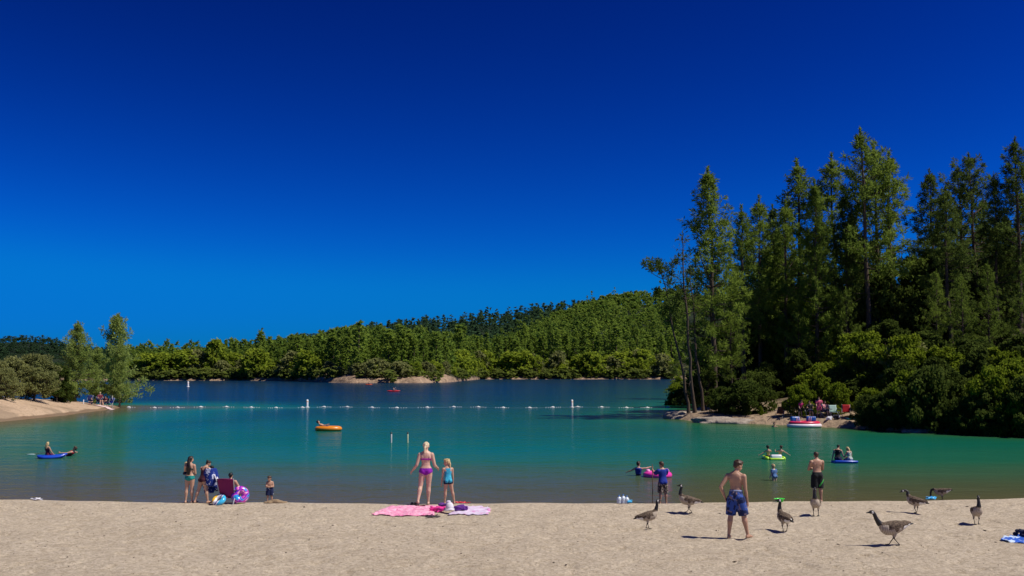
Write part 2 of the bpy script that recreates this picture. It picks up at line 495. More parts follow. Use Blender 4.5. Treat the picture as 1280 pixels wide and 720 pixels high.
# ------------------------------------------------------------------ left point and right shore
k = N('left_bank_sand'); pos = k.n('ShaderNodeNewGeometry').outputs['Position']
sx = k.n('ShaderNodeSeparateXYZ'); k.l(pos, sx.inputs[0])
big = k.noise(pos, .35, 4); fine = k.noise(pos, 3.5, 5, .65)
c = k.mix(big, (.46, .33, .215), (.55, .41, .28))
c = k.mix(k.rng(fine, .5, .75), c, (.24, .165, .11))
c = k.mix(k.rng(k.math('ADD', sx.outputs[2], k.math('MULTIPLY', big, .25)), .30, .38, .85, 0), c, (.15, .095, .055))
c = k.mix(k.rng(k.noise(pos, .22, 3), .5, .62, 0, .55), c, (.20, .15, .10))
left_sand = k.done(k.bsdf(c, .95, k.bump(fine, .8, .15), .2))
xs = np.concatenate([np.arange(-62, -36, .45)]); xs = np.concatenate([[-600, -350, -200, -140, -100, -80, -70], xs]); ys = np.arange(28, 116, .6)
me, *_ = grid_mesh('left_shore', xs, ys, left_z)
tag(obj_of('left_shore', me, left_sand), 'low sandy point on the left with a cut bank at the waterline', kind='structure')

k = N('right_bank_earth'); pos = k.n('ShaderNodeNewGeometry').outputs['Position']
sx = k.n('ShaderNodeSeparateXYZ'); k.l(pos, sx.inputs[0])
big = k.noise(pos, .25, 4); fine = k.noise(pos, 2.6, 5, .65)
c = k.mix(big, (.30, .215, .14), (.43, .32, .22))
c = k.mix(k.rng(fine, .48, .72), c, (.13, .095, .065))
litter = k.mix(fine, (.045, .040, .022), (.085, .070, .035))
c = k.mix(k.rng(k.math('ADD', sx.outputs[2], k.math('MULTIPLY', big, 1.6)), 1.7, 2.6), c, litter)
right_earth = k.done(k.bsdf(c, .95, k.bump(fine, .8, .2), .2))
xs = np.concatenate([np.arange(10, 60, .6), np.arange(60, 130, 2), np.arange(130, 360, 12), [420, 520, 650]])
ys = np.concatenate([np.arange(34, 100, .6), np.arange(100, 180, 2), np.arange(180, 480, 12)])
me, *_ = grid_mesh('right_shore', xs, ys, right_z)
tag(obj_of('right_shore', me, right_earth), 'steep wooded bank on the right rising from a narrow dirt beach', kind='structure')

# ------------------------------------------------------------------ far shore and ridges
def interp(tab):
    a = np.array(tab, float)
    return lambda p: np.interp(p, a[:, 0], a[:, 1])
SHORE_D = interp([(-300, 430), (150, 440), (300, 440), (375, 410), (400, 368), (440, 345), (520, 345), (560, 365), (580, 430), (600, 520), (840, 525), (1300, 500)])
R1_PY = interp([(-300, 452), (150, 452), (270, 446), (330, 438), (400, 429), (440, 424), (500, 420), (540, 429), (580, 433), (610, 430), (640, 413), (690, 387), (740, 368), (800, 358), (860, 352), (1000, 345), (1300, 335)])
R1_D = interp([(-300, 640), (270, 640), (400, 520), (440, 500), (540, 520), (600, 640), (680, 780), (760, 850), (860, 900), (1300, 900)])
R2_PY = interp([(-300, 455), (180, 450), (260, 440), (320, 433), (400, 419), (470, 406), (520, 400), (560, 397), (600, 390), (660, 385), (720, 379), (800, 374), (1300, 366)])
R2_D = interp([(-300, 1250), (1300, 1250)])
R3_PY = interp([(-400, 410), (-100, 417), (0, 422), (40, 421), (75, 425), (105, 434), (135, 437), (165, 435), (195, 437), (215, 440), (245, 440), (275, 438), (300, 442), (500, 430), (1300, 400)])
R3_D = interp([(-400, 1500), (80, 1600), (150, 2300), (1300, 2500)])
def far_profile(p):
    d0 = SHORE_D(p)
    zs = [(d0 - 40, -7), (d0, -.05), (d0 + 3, 1.6), (d0 + 14, 2.8)]
    for PY, D in ((R1_PY, R1_D), (R2_PY, R2_D), (R3_PY, R3_D)):
        d = D(p); h = z_at(float(PY(p)), float(d)) - (10.5 if PY is R1_PY else 12 if PY is R2_PY else 5)
        zs.append((float(d), h))
        if PY is not R3_PY: zs.append((float(d) * 1.14, h * .86))
    zs.append((4500, zs[-1][1] * .8))
    return np.array(zs)
def far_height(p, d):
    """p pixel column (screen direction as seen from the beach), d distance"""
    p = np.asarray(p, float); d = np.asarray(d, float); out = np.empty(np.broadcast(p, d).shape)
    for q in np.ndindex(out.shape):
        z = far_profile(float(p[q])); out[q] = np.interp(d[q], z[:, 0], z[:, 1])
    return out
cols = np.arange(-360, 1330, 6.0)
rows_t = np.concatenate([np.array([-40, -8, 0, 1.5, 3, 8, 14, 25, 40, 60, 85, 115, 150, 190, 240, 300, 380, 470, 570, 680, 800, 930, 1080, 1250, 1450, 1700, 2000, 2500, 3200, 4000])])
prof = [far_profile(float(p)) for p in cols]
V = []
wob = {}
for i, t in enumerate(rows_t):
    for p, z in zip(cols, prof):
        d = float(SHORE_D(p)) + t
        n = 6 * (float(vnoise(p * d / 1244, d, .012, 14)) - .5) * min(1, max(0, t) / 60.)
        if -9 < t < 12: d += 7 * (float(vnoise(p, 0, .11, 15)) - .5)
        a = (p - 640) / FPX
        V.append((a * d, d, float(np.interp(d, z[:, 0], z[:, 1])) + n))
nx = len(cols); ny = len(rows_t)
i = (np.arange(nx - 1)[None, :] + nx * np.arange(ny - 1)[:, None]).ravel()
me = mesh_np('far_hills', np.array(V), np.stack([i, i + 1, i + nx + 1, i + nx], 1), True)
k = N('far_hill_earth'); pos = k.n('ShaderNodeNewGeometry').outputs['Position']
sx = k.n('ShaderNodeSeparateXYZ'); k.l(pos, sx.inputs[0])
big = k.noise(pos, .05, 5, .6); fine = k.noise(pos, .5, 5, .65)
floor_far = k.mix(k.rng(big, .4, .6), (.010, .020, .010), (.017, .027, .012))
rock = k.mix(k.rng(fine, .4, .65), (.42, .30, .20), (.16, .11, .075))
floor_ = k.mix(k.rng(sx.outputs[1], 520, 680), k.mix(k.rng(big, .4, .6), (.026, .036, .014), (.045, .045, .022)), floor_far)
prom = k.math('ADD', k.rng(sx.outputs[1], 378, 400, 1.5, 0), k.math('MULTIPLY', big, 2.6))
c = k.mix(k.rng(k.math('SUBTRACT', k.math('ADD', sx.outputs[2], k.math('MULTIPLY', fine, 2.2)), prom), 0.6, 1.5), rock, floor_)
far_earth = k.done(k.bsdf(c, .95, k.bump(fine, .8, 1.5), .2))
tag(obj_of('far_hills', me, far_earth), 'wooded hills rising behind the far shore', kind='structure')
# ------------------------------------------------------------------ foliage materials
def leaf_mat(name, a, b, dead=None, trans=.42):
    k = N(name)
    oi = k.n('ShaderNodeObjectInfo'); at_ = k.n('ShaderNodeAttribute', attribute_name='tint')
    f = k.math('ADD', k.math('MULTIPLY', at_.outputs['Fac'], .6), k.math('MULTIPLY', oi.outputs['Random'], .4))
    c = k.mix(f, a, b)
    d = k.n('ShaderNodeBsdfDiffuse'); k.l(c, d.inputs[0])
    tr = k.n('ShaderNodeBsdfTranslucent'); k.l(k.mix(.5, c, tuple(min(1, x * 1.5) for x in b)), tr.inputs[0])
    m = k.n('ShaderNodeMixShader'); m.inputs[0].default_value = trans
    k.l(d.outputs[0], m.inputs[1]); k.l(tr.outputs[0], m.inputs[2])
    return k.done(m.outputs[0])
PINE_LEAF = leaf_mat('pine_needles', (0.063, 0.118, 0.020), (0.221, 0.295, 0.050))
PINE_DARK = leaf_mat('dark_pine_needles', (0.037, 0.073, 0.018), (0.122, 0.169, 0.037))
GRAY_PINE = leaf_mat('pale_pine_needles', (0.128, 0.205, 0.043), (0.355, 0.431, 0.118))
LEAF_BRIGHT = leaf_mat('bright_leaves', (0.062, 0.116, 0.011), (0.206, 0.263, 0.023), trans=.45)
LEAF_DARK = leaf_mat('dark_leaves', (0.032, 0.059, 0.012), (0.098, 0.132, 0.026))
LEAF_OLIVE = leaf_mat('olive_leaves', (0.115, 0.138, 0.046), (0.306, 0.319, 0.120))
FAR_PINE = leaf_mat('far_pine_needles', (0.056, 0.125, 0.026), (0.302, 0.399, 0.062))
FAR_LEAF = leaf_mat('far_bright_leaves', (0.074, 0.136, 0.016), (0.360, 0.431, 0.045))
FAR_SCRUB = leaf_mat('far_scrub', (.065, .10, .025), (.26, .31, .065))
RIDGE_LEAF = leaf_mat('ridge_foliage', (0.029, 0.076, 0.041), (0.077, 0.139, 0.061))
k = N('pine_bark'); co = k.coord(); w = k.noise(k.mapping(co, (9, 9, 1.2)), 1.4, 5, .65)
BARK = k.done(k.bsdf(k.mix(w, (.045, .033, .025), (.135, .10, .075)), .95, k.bump(w, .9, .05), .2))
k = N('grey_dead_wood'); co = k.coord(); w = k.noise(k.mapping(co, (9, 9, 1.0)), 1.4, 5, .65)
DEAD = k.done(k.bsdf(k.mix(w, (.10, .085, .07), (.26, .23, .20)), .95, k.bump(w, .9, .05), .2))

def tubes_np(paths, n=5):
    """paths: list of (points (m,3), radii (m,))"""
    V = []; F = []; off = 0
    ang = np.arange(n) * 2 * np.pi / n
    for P, r in paths:
        P = np.asarray(P, float); m = len(P)
        T = np.gradient(P, axis=0); T /= np.linalg.norm(T, axis=1, keepdims=True) + 1e-9
        ref = np.where(np.abs(T[:, 2:3]) < .9, np.array([[0, 0, 1.0]]), np.array([[1.0, 0, 0]]))
        A = np.cross(T, ref); A /= np.linalg.norm(A, axis=1, keepdims=True) + 1e-9
        B = np.cross(T, A)
        ring = P[:, None, :] + (A[:, None, :] * np.cos(ang)[None, :, None] + B[:, None, :] * np.sin(ang)[None, :, None]) * np.asarray(r)[:, None, None]
        V.append(ring.reshape(-1, 3))
        i = (np.arange(m - 1)[:, None] * n + np.arange(n)[None, :]).ravel(); j = (np.arange(m - 1)[:, None] * n + (np.arange(n)[None, :] + 1) % n).ravel()
        F.append(np.stack([i, j, j + n, i + n], 1) + off); off += m * n
    return np.vstack(V), np.vstack(F)

def cards(C, D, L, W, g):
    """slim leaves: centre C, direction D (unit), length L, width W -> quads"""
    n = len(C)
    rnd = g.normal(size=(n, 3)); S = np.cross(D, rnd); S /= np.linalg.norm(S, axis=1, keepdims=True) + 1e-9
    h = D * (L / 2)[:, None]; s = S * (W / 2)[:, None]
    V = np.stack([C - h, C + s - h * .1, C + h, C - s - h * .1], 1).reshape(-1, 3)
    return V, np.arange(4 * n).reshape(-1, 4)

def unit(a): return a / (np.linalg.norm(a, axis=-1, keepdims=True) + 1e-9)

def pine_meshes(seed, H=20., base=.3, width=3.2, lean=(0, 0), sparse=1.0, per=26, clump=1.0, top=.05, whorl=.50, needle=.34, wob=.25, slim=1.0, gapp=.24, tipw=.42):
    g = np.random.default_rng(seed)
    zs = np.linspace(0, H, 14)
    bx = np.cumsum(g.normal(0, wob * .25, 14)); by = np.cumsum(g.normal(0, wob * .25, 14))
    bx = bx - bx[0]; by = by - by[0]
    axis = np.stack([bx + lean[0] * (zs / H) ** 1.2, by + lean[1] * (zs / H) ** 1.2, zs], 1)
    r0 = .0125 * H * slim
    tr = r0 * (1 - zs / H) ** .85 + .025
    tr[0] *= 1.35
    paths = [(axis, tr)]
    def ax(z): return np.array([np.interp(z, zs, axis[:, 0]), np.interp(z, zs, axis[:, 1]), z])
    C = []; D = []; Tn = []
    z = base * H; az = g.random() * 6.28
    gap = g.random((6, 8)) < gapp; gap[4:] = False
    while z < H * .985:
        t = (z - base * H) / (H * (1 - base))
        nb = g.integers(3, 6)
        az += 1.1
        for q in range(nb):
            if g.random() > sparse: continue
            a = az + q * 6.283 / nb + g.normal(0, .3)
            if gap[int(min(5, t * 6)), int((a % 6.283) / 6.283 * 8) % 8] and t < .85: continue
            prof = (1 - t) ** .75 * min(1, .55 + 1.8 * t) + top * (1 if t < .93 else .6)
            L = width * prof * g.uniform(.38, 1.22) * (1 - .5 * max(0, t - .88) / .12)
            if g.random() < .10: L *= 1.35
            up0 = -.14 + .70 * t + g.normal(0, .13); 
            m = 6; s = np.linspace(0, 1, m)
            out = np.array([math.cos(a), math.sin(a), 0])
            P = ax(z)[None, :] + out[None, :] * (s * L)[:, None]
            P[:, 2] += L * (up0 * s - .16 * s * (1 - t) + .34 * s ** 2.2)
            P[1:, :2] += np.cumsum(g.normal(0, .035 * L, (m - 1, 2)), 0) * .5
            rb = max(.012, .02 * L)
            paths.append((P, rb * (1 - .8 * s)))
            nc = max(2, int(L * 2.7 * clump))
            for c in range(nc):
                u = 1 - (1 - tipw) * (c + g.random()) / nc
                base_p = np.array([np.interp(u, s, P[:, i]) for i in range(3)])
                side = unit(g.normal(size=3)); side[2] *= .55
                cc = base_p + side * L * .17 * g.random() ** .5
                dirb = unit(out * .7 + side * .8 + np.array([0, 0, .55]))
                tint = np.clip(.5 + g.normal(0, .20) + .12 * (u - .6), 0, 1)
                n = int(per * g.uniform(.6, 1.3))
                d = unit(dirb[None, :] * .7 + g.normal(size=(n, 3)) * .75)
                rr = g.random(n) ** .5 * .36
                C.append(cc[None, :] + d * rr[:, None] + g.normal(0, .07, (n, 3)))
                D.append(d); Tn.append(np.clip(tint + g.normal(0, .12, n), 0, 1))
        z += whorl * g.uniform(.6, 1.35) * (1 - .4 * t)
    for z_ in np.linspace(.955, 1.02, 7) * H:       # the leader
        n = int(per * .7); d = unit(g.normal(size=(n, 3)) * .6 + np.array([0, 0, .8]))
        C.append(ax(min(z_, H))[None, :] + np.array([0, 0, max(0, z_ - H)]) + d * (g.random(n) * .22)[:, None]); D.append(d); Tn.append(np.clip(.6 + g.normal(0, .15, n), 0, 1))
    # bare lower stubs
    for q in range(int(10 * sparse) + 4):
        z = g.uniform(.08, base) * H; a = g.random() * 6.28; L = g.uniform(.4, 1.6)
        s = np.linspace(0, 1, 4)
        P = ax(z)[None, :] + np.array([math.cos(a), math.sin(a), -.15])[None, :] * (s * L)[:, None]
        P[:, 2] -= .2 * L * s ** 2
        paths.append((P, .022 * (1 - .8 * s)))
    if C:
        C = np.vstack(C); D = np.vstack(D); Tn = np.concatenate(Tn)
        g2 = np.random.default_rng(seed + 99)
        V, F = cards(C, D, needle * g2.uniform(.7, 1.3, len(C)), .07 * g2.uniform(.7, 1.5, len(C)), g2)
        crown = mesh_np('crown', V, F); face_attr(crown, 'tint', Tn)
    else: crown = None
    V, F = tubes_np(paths, 6)
    return mesh_np('trunk', V, F, True), crown

def broad_meshes(seed, H=5., W=4., clumps=46, per=130, leaf=.17, trunk=True, low=.12, open_=.25):
    g = np.random.default_rng(seed)
    paths = []; C = []; D = []; Tn = []
    nl = 6
    fork = np.array([0, 0, H * low * 1.2 + .1])
    if trunk: paths.append((np.array([[0, 0, -.4], [g.normal(0, .05), g.normal(0, .05), fork[2] * .5], fork]), np.array([.03, .024, .02]) * H))
    clumps = int(clumps * 1.35); per = int(per * .70)
    for q in range(clumps):
        u = g.random(); a = g.random() * 6.283
        zc = H * (low + (1 - low) * g.random() ** .8)
        t = (zc / H - low) / (1 - low)
        rmax = W / 2 * (math.sin(math.pi * min(1, .18 + .80 * t)) ** .6) 
        rr = rmax * math.sqrt(g.uniform(.12, 1)) * g.uniform(.75, 1.15)
        c = np.array([rr * math.cos(a), rr * math.sin(a), zc * g.uniform(.92, 1.06)])
        mid = fork * .5 + c * .5 + g.normal(0, .06 * W, 3) * .5; mid[2] = max(mid[2], fork[2])
        if trunk and q % 2 == 0: paths.append((np.stack([fork, mid, c]), np.array([.012, .008, .003]) * H))
        rad = g.uniform(.05, .15) * (W + H) * .5
        n = int(per * g.uniform(.6, 1.3))
        d = unit(g.normal(size=(n, 3)))
        p = d * (g.uniform(open_, 1, n) ** .5)[:, None] * rad * np.array([1.15, 1.15, .8])
        tint = np.clip(.5 + g.normal(0, .2), 0, 1)
        C.append(c[None, :] + p); D.append(unit(d * .6 + g.normal(size=(n, 3)) + np.array([0, 0, -.25])))
        Tn.append(np.clip(tint + g.normal(0, .13, n), 0, 1))
    C = np.vstack(C); D = np.vstack(D); Tn = np.concatenate(Tn)
    keep = C[:, 2] > .02
    C, D, Tn = C[keep], D[keep], Tn[keep]
    V, F = cards(C, D, leaf * 1.5 * g.uniform(.7, 1.3, len(C)), leaf * g.uniform(.7, 1.3, len(C)), g)
    crown = mesh_np('crown', V, F); face_attr(crown, 'tint', Tn)
    if trunk:
        V, F = tubes_np(paths, 6); return mesh_np('trunk', V, F, True), crown
    return None, crown

def make_tree(kind, label, cat, meshes, bark, leaf, group=None):
    r = thing(kind, label, cat, (0, 0, 0), 0, group)
    if meshes[0] is not None: obj_of('trunk', meshes[0], bark, r)
    if meshes[1] is not None: obj_of('crown', meshes[1], leaf, r)
    return r

def copy_tree(o, parent=None):
    c = o.copy(); col.objects.link(c); c.parent = parent
    for ch in list(o.children): copy_tree(ch, c)
    return c

class Kinds:
    """first use places the built tree itself, later uses copy it"""
    def __init__(s): s.src = {}; s.used = set()
    def reg(s, key, root): s.src[key] = root
    def put(s, key, loc, rz, sc, label, group=None):
        o = s.src[key]
        if key in s.used: o = copy_tree(o)
        s.used.add(key)
        o.location = loc; o.rotation_euler = (0, 0, rz); o.scale = sc
        o['label'] = label
        if group: o['group'] = group
        elif 'group' in o: del o['group']
        return o
K = Kinds()
# ------------------------------------------------------------------ pines of the right-hand forest
H0 = 20.0
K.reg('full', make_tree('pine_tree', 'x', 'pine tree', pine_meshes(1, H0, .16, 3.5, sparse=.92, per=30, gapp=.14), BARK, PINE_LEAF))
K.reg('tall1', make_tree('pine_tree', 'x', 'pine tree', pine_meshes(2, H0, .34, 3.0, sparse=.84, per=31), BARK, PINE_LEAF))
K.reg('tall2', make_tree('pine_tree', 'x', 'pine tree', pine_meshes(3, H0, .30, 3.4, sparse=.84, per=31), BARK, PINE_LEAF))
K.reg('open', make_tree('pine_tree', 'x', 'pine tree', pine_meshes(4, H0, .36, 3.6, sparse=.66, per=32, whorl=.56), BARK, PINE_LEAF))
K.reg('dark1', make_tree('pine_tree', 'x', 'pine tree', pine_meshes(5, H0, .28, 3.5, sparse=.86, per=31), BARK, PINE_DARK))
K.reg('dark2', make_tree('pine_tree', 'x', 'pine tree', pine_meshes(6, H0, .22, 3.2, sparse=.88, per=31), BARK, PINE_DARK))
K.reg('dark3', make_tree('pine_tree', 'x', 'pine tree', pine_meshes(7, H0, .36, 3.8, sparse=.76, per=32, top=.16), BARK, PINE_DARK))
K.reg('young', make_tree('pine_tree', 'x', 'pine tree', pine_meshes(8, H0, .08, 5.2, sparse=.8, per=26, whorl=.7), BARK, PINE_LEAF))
# two half-dead leaning pines and one leaning pine with a tuft at the rocky tip
def lean_tree(label, seed, foot_px, foot_py, d, top_px, top_py, kw, leaf, kind='pine_tree', cat='pine tree', bark=BARK):
    x = ray(foot_px, 465)[0] * d
    z = float(right_z(x, d)); top = at(top_px, top_py, d)
    Hh = top.z - z
    m = pine_meshes(seed, Hh, lean=(top.x - x, -.3), **kw)
    r = make_tree(kind, label, cat, m, bark, leaf); r.location = (x, d, z - .15)
    return r

def right_place(px, d, inland=1.2):
    for _ in range(80):
        x = ray(px, 465)[0] * d
        if right_in(x, d) >= inland: break
        d += .4
    return x, d, float(right_z(x, d))

def right_pine(key, px, top_py, d, wide, label, group=None):
    x, d, z = right_place(px, d, 2.0)
    Hh = z_at(top_py, d) - z + .2
    s = Hh / H0
    return K.put(key, (x, d, z - .2), random.uniform(0, 6.28), (s * wide, s * wide, s), label, group)

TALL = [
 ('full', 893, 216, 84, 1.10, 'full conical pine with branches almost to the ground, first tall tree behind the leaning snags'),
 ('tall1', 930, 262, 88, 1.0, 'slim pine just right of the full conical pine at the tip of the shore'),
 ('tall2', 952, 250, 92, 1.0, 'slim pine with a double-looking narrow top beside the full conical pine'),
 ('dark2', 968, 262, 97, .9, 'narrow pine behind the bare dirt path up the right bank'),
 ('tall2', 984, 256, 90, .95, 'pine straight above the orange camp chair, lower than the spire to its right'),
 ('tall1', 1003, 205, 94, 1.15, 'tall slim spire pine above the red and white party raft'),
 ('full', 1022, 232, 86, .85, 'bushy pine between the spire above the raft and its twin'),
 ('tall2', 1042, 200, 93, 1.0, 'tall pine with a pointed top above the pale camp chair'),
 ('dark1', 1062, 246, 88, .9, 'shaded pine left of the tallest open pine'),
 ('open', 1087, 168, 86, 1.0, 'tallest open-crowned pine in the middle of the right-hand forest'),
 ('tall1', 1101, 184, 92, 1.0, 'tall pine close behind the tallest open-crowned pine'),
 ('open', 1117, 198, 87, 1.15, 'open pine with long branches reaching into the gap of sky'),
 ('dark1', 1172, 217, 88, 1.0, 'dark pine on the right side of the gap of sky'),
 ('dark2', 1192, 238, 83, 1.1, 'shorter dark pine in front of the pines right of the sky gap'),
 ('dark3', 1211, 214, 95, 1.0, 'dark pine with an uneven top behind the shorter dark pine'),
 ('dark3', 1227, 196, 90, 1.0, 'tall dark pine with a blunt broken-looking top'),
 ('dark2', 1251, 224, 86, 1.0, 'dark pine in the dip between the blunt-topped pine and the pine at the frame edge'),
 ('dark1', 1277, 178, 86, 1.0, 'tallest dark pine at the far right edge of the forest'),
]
for a in TALL: right_pine(*a)
GR = 'pines filling in behind the front row of the right-hand forest'
LB = 'mid-height pine behind the front row of the right-hand forest'
for i, (px, ty, d) in enumerate([(938, 296, 105), (975, 288, 108), (1030, 275, 106), (1068, 272, 104), (1158, 300, 106), (1203, 262, 108), (1240, 250, 110), (1290, 240, 106), (1310, 210, 92), (1345, 205, 88), (1015, 300, 112), (960, 310, 112), (1180, 285, 100), (1262, 270, 98)]):
    right_pine(('tall1', 'dark1', 'tall2', 'dark2', 'dark3')[i % 5], px, ty, d, 1.0, LB, GR)
for i in range(16):
    px = 900 + 24.5 * i + random.uniform(-7, 7); d = random.uniform(92, 108)
    if 1125 < px < 1152: continue
    right_pine(('dark1', 'dark2', 'dark3', 'tall2')[i % 4], px, random.uniform(300, 355), d, 1.15, LB, GR)
GY = 'young pines under the tall trees of the right-hand forest'
LY = 'bushy young pine growing under the tall trees of the right-hand forest'
for i, (px, ty, d) in enumerate([(916, 345, 85), (1000, 372, 86), (1060, 362, 84), (1175, 340, 80), (1206, 345, 78), (1240, 330, 78), (1290, 320, 74)]):
    right_pine('young', px, ty, d, .8, LY, GY)
lean_tree('leaning pine with a tuft of needles only at its top, over the rocky tip', 21, 860, 503, 81, 826, 330, dict(slim=.72, base=.66, width=1.9, sparse=.8, per=30, clump=1.2, top=.5), PINE_DARK)
lean_tree('bare half-dead pine with twiggy grey branches at the rocky tip', 22, 868, 504, 80.5, 849, 292, dict(slim=.72, base=.45, width=1.5, sparse=.75, per=3, clump=.8, top=.3, whorl=.5), PINE_DARK)
lean_tree('thin bare pine trunk just right of the half-dead pine', 23, 878, 505, 81.5, 861, 335, dict(slim=.72, base=.6, width=1.2, sparse=.5, per=8, clump=.8, top=.2), PINE_DARK)

# ------------------------------------------------------------------ broad-leaved trees and bushes of the right shore
B0 = 5.0
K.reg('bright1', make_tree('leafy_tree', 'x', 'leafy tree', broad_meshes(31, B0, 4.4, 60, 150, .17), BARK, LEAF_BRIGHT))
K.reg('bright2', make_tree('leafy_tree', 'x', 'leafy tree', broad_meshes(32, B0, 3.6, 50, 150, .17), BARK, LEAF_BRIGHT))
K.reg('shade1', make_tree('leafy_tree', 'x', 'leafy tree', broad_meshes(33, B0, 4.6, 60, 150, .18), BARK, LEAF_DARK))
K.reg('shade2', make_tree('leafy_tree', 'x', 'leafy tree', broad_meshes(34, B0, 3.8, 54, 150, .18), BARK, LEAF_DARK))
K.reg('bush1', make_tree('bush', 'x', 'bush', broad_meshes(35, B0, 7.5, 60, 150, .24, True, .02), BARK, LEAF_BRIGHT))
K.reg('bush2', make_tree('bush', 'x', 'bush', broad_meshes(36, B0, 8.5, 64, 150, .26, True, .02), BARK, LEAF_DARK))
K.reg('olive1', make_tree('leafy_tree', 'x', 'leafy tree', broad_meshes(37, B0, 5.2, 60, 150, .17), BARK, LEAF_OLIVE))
def right_broad(key, px, top_py, d, wide, label, group=None, inland=.8):
    x, d, z = right_place(px, d, inland)
    Hh = max(.6, z_at(top_py, d) - z + .1); s = Hh / B0
    if key.startswith('bush'): wide *= 1.35
    return K.put(key, (x, d, z - .12), random.uniform(0, 6.28), (s * wide, s * wide, s), label, group)
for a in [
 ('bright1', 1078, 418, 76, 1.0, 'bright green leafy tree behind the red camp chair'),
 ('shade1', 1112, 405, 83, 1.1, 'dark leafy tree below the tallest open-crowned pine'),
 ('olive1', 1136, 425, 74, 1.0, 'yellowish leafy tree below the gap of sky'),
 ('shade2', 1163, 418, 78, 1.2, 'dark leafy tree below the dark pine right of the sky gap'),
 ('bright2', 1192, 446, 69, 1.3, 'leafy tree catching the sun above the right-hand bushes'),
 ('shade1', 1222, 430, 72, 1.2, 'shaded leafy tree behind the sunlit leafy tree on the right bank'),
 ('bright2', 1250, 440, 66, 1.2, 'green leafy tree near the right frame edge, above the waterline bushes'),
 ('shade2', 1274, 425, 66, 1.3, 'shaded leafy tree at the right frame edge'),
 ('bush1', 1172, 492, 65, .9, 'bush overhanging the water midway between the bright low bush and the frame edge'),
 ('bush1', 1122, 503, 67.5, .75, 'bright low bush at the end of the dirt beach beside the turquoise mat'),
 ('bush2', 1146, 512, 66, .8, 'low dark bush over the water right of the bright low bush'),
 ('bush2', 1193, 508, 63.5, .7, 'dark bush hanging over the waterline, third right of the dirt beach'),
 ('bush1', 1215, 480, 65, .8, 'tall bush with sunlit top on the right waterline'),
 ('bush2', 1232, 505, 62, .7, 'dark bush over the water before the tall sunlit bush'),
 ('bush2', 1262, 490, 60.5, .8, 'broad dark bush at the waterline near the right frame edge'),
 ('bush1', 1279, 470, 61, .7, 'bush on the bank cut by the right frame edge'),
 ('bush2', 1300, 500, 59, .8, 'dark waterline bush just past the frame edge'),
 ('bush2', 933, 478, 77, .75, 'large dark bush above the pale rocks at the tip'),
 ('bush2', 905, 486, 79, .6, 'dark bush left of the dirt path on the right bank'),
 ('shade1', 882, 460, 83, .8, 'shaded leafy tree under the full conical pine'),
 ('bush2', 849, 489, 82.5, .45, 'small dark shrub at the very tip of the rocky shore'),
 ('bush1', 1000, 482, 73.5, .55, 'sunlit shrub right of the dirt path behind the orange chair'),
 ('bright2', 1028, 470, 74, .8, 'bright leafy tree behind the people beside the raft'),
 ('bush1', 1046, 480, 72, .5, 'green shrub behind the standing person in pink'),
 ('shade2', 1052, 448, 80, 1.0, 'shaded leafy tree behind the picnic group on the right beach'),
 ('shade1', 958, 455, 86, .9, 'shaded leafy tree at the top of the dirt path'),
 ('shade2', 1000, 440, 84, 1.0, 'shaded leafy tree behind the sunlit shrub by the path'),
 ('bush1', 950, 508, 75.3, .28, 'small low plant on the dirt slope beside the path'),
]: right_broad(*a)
GW = 'bushes overhanging the water along the right bank'
for i in range(26):
    px = 1082 + 8.6 * i + random.uniform(-3, 3); d = 58 if px > 1180 else 62
    x, d, z = right_place(px, d, random.choice((.1, .5, 2.2)))
    s_ = random.uniform(.30, .50) * (.7 if px < 1110 else 1)
    K.put(('bush2', 'bush1', 'bush2')[i % 3], (x, d, z - .25), random.uniform(0, 6.28), (s_, s_, s_ * random.uniform(1.0, 1.6)), 'leafy bush overhanging the water on the right bank', GW)
GM_ = 'bushes covering the slope above the right waterline'
for i in range(26):
    px = 1075 + 8.6 * i + random.uniform(-4, 4); d = 60
    x, d, z = right_place(px, d, random.uniform(4, 11))
    s_ = random.uniform(.45, .8)
    K.put(('bright2', 'shade1', 'bright1', 'shade2', 'bush1')[i % 5], (x, d, z - .25), random.uniform(0, 6.28), (s_, s_, s_ * random.uniform(.9, 1.4)), 'leafy bush on the slope above the right waterline', GM_)
GU = 'leafy trees in the shade under the right-hand pines'
LU = 'leafy tree in the shade under the right-hand pines'
for i in range(30):
    px = 880 + 410 * (i + random.random()) / 30; d = random.uniform(86, 108)
    x, d, z = right_place(px, d, 3)
    s = random.uniform(.9, 1.5)
    K.put(('shade1', 'shade2', 'bright1')[i % 3], (x, d, z - .2), random.uniform(0, 6), (s, s, s * random.uniform(.9, 1.3)), LU, GU)
GB = 'bushes under the right-hand pines'
for i in range(26):
    px = 870 + 420 * (i + random.random()) / 26; d = random.uniform(74, 92)
    x, d, z = right_place(px, d, 4)
    if 955 < px < 1000 and d < 82: continue
    s = random.uniform(.35, .6)
    K.put(('bush2', 'bush1', 'bush2')[i % 3], (x, d, z - .1), random.uniform(0, 6), (s, s, s), 'low bush growing under the right-hand pines', GB)
GH = 'trees on the slope behind the right-hand pines'
for i in range(120):
    px = 845 + 450 * random.random(); d = random.uniform(108, 230)
    x, d, z = right_place(px, d, 6)
    if i % 5 == 0:
        s = random.uniform(.45, .75)
        K.put(('young', 'dark2', 'tall2')[i % 3], (x, d, z - .2), random.uniform(0, 6), (s, s, s), 'pine on the slope seen through the right-hand forest', GH)
    else:
        s = random.uniform(1.2, 2.0)
        K.put(('bright1', 'bright2', 'shade1', 'olive1')[i % 4], (x, d, z - .2), random.uniform(0, 6), (s, s, s * random.uniform(.85, 1.1)), 'leafy tree on the slope seen through the right-hand forest', GH)

